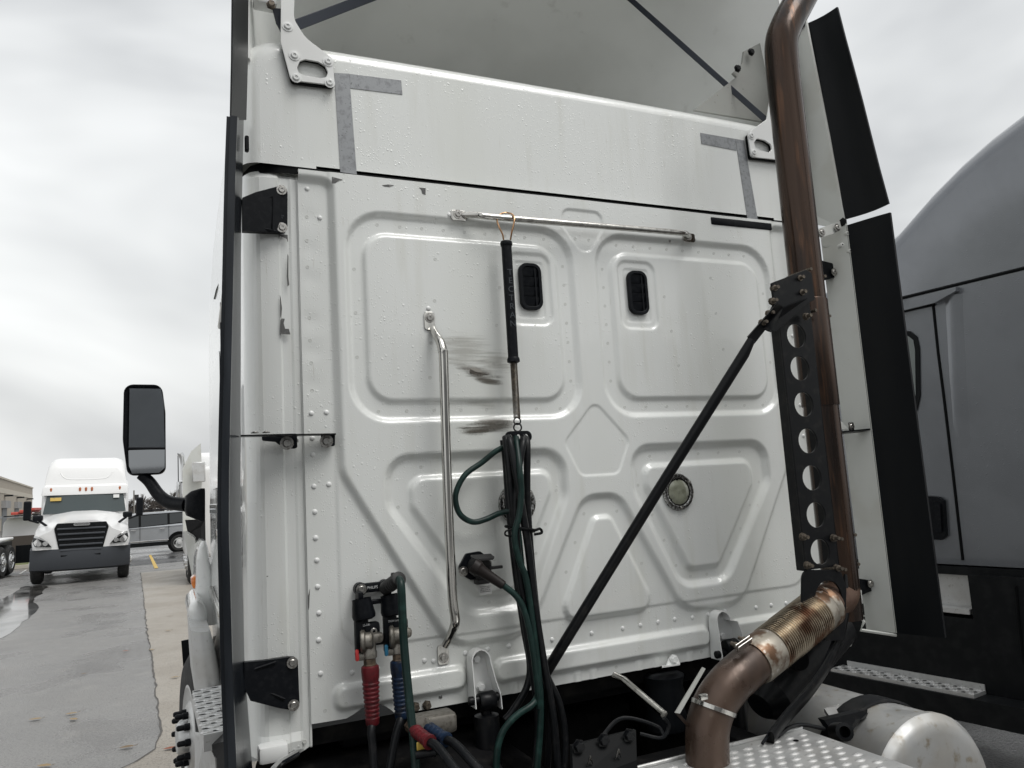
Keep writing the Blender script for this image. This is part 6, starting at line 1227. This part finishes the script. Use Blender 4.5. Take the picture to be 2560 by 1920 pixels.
# painted bay line
yl = [atz(a, b, 0) for a, b in ((372, 1388), (378, 1388), (396, 1421), (386, 1422))]; struct(obj('painted_line', MB().add([(p.x, p.y, 0.012) for p in yl], [(0, 1, 2, 3)]), 'line_yellow', None, False))
yl = [atz(a, b, 0) for a, b in ((64, 1425), (68, 1425), (52, 1436), (46, 1436))]; struct(obj('painted_line', MB().add([(p.x, p.y, 0.012) for p in yl], [(0, 1, 2, 3)]), 'line_white', None, False))
# ---- fallen leaves
def leaf(px, py, s, rot, m, label):
    c = atz(px, py, 0.012); pts = [(0, -1), (0.35, -0.6), (0.5, 0), (0.32, 0.55), (0, 1.0), (-0.3, 0.5), (-0.5, 0), (-0.33, -0.6)]
    s *= 0.8; b = MB(); ca, sa = math.cos(rot), math.sin(rot); vs = [c+Vector(((x*ca-y*sa)*s, (x*sa+y*ca)*s, 0.35*s*abs(x)+0.12*s*(y*y))) for x, y in pts]+[c+Vector((0, 0, 0.004))]; n = len(pts)
    b.add(vs, [(k, (k+1) % n, n) for k in range(n)]); b.tube([vs[0], vs[0]+Vector((-sa*-0.4*s, -ca*0.4*s, 0.01))], 0.0022, 4)
    tag(obj('fallen_leaf', b, m, None, False), label, 'leaf', 'fallen leaves on the pavement')
for a in ((88, 1799, 0.075, 1.3, 'leaf_tan', 'tan leaf on the asphalt, leftmost of the three in the foreground'), (178, 1785, 0.07, 1.5, 'leaf_tan', 'tan leaf on the asphalt, upper one of a close pair'), (183, 1799, 0.07, 0.6, 'leaf_tan', 'curled tan leaf on the asphalt, lower one of a close pair'), (313, 1628, 0.055, 1.2, 'leaf_red', 'dark red leaf on the asphalt left of the long crack'),
          (378, 1625, 0.06, 0.7, 'leaf_tan', 'pale leaf lying right on the edge of the crack'), (317, 1869, 0.075, 1.4, 'leaf_brown', 'brown leaf near the bottom edge beside the broken asphalt'), (425, 1872, 0.07, 1.5, 'leaf_red', 'reddish leaf on the concrete beside the wheel nuts'), (208, 1685, 0.04, 1.4, 'leaf_brown', 'small dark leaf alone in the middle of the asphalt'),
          (110, 1916, 0.08, 1.0, 'leaf_tan', 'yellowish leaf at the very bottom edge of the photo'), (436, 1694, 0.06, 1.4, 'leaf_tan', 'pale leaf on the concrete above the wheel'), (420, 1577, 0.06, 1.3, 'leaf_tan', 'small tan leaf on the concrete strip left of the fender'), (424, 1541, 0.05, 1.5, 'leaf_brown', 'tiny brown leaf farther up the concrete strip'), (435, 1801, 0.03, 0.3, 'leaf_brown', 'dark speck of leaf on the concrete beside the lugs')): leaf(*a)

# ---- trailer parked across the lot behind the photographer: only its reflection and its shade reach the wall
BT = thing('box_trailer', 'grey box trailer standing behind the photographer, outside the photo', 'trailer', (3.0, -6.0, 0))
mat('trailer_grey', (0.36, 0.365, 0.37), 0.5, noise=(2, (0.32, 0.322, 0.325), 0.4, 0.7))
obj('box', MB().rbox((3.2, -6.2, 2.6), (12.5, 2.6, 2.9), 0.03, 2), 'trailer_grey', BT)
for k in range(13): obj('side_post', MB().box((-2.6+k*0.97, -4.893, 2.6), (0.06, 0.02, 2.8)), 'trailer_grey', BT, False)
obj('side_rail', MB().box((3.2, -4.90, 1.12), (12.4, 0.06, 0.12)), 'aluminium', BT, False)
for x in (6.9, 8.2): wheel(Vector((x, -5.0, 0.52)), (0, 1, 0), 'wheel', BT, nutm='bolt_steel', nutlen=0.04)
for x in (-1.0, -0.6): obj('landing_leg', MB().rbox((x+0.6, -5.3, 0.58), (0.14, 0.14, 1.14), 0.01, 1), 'grime_black', BT)
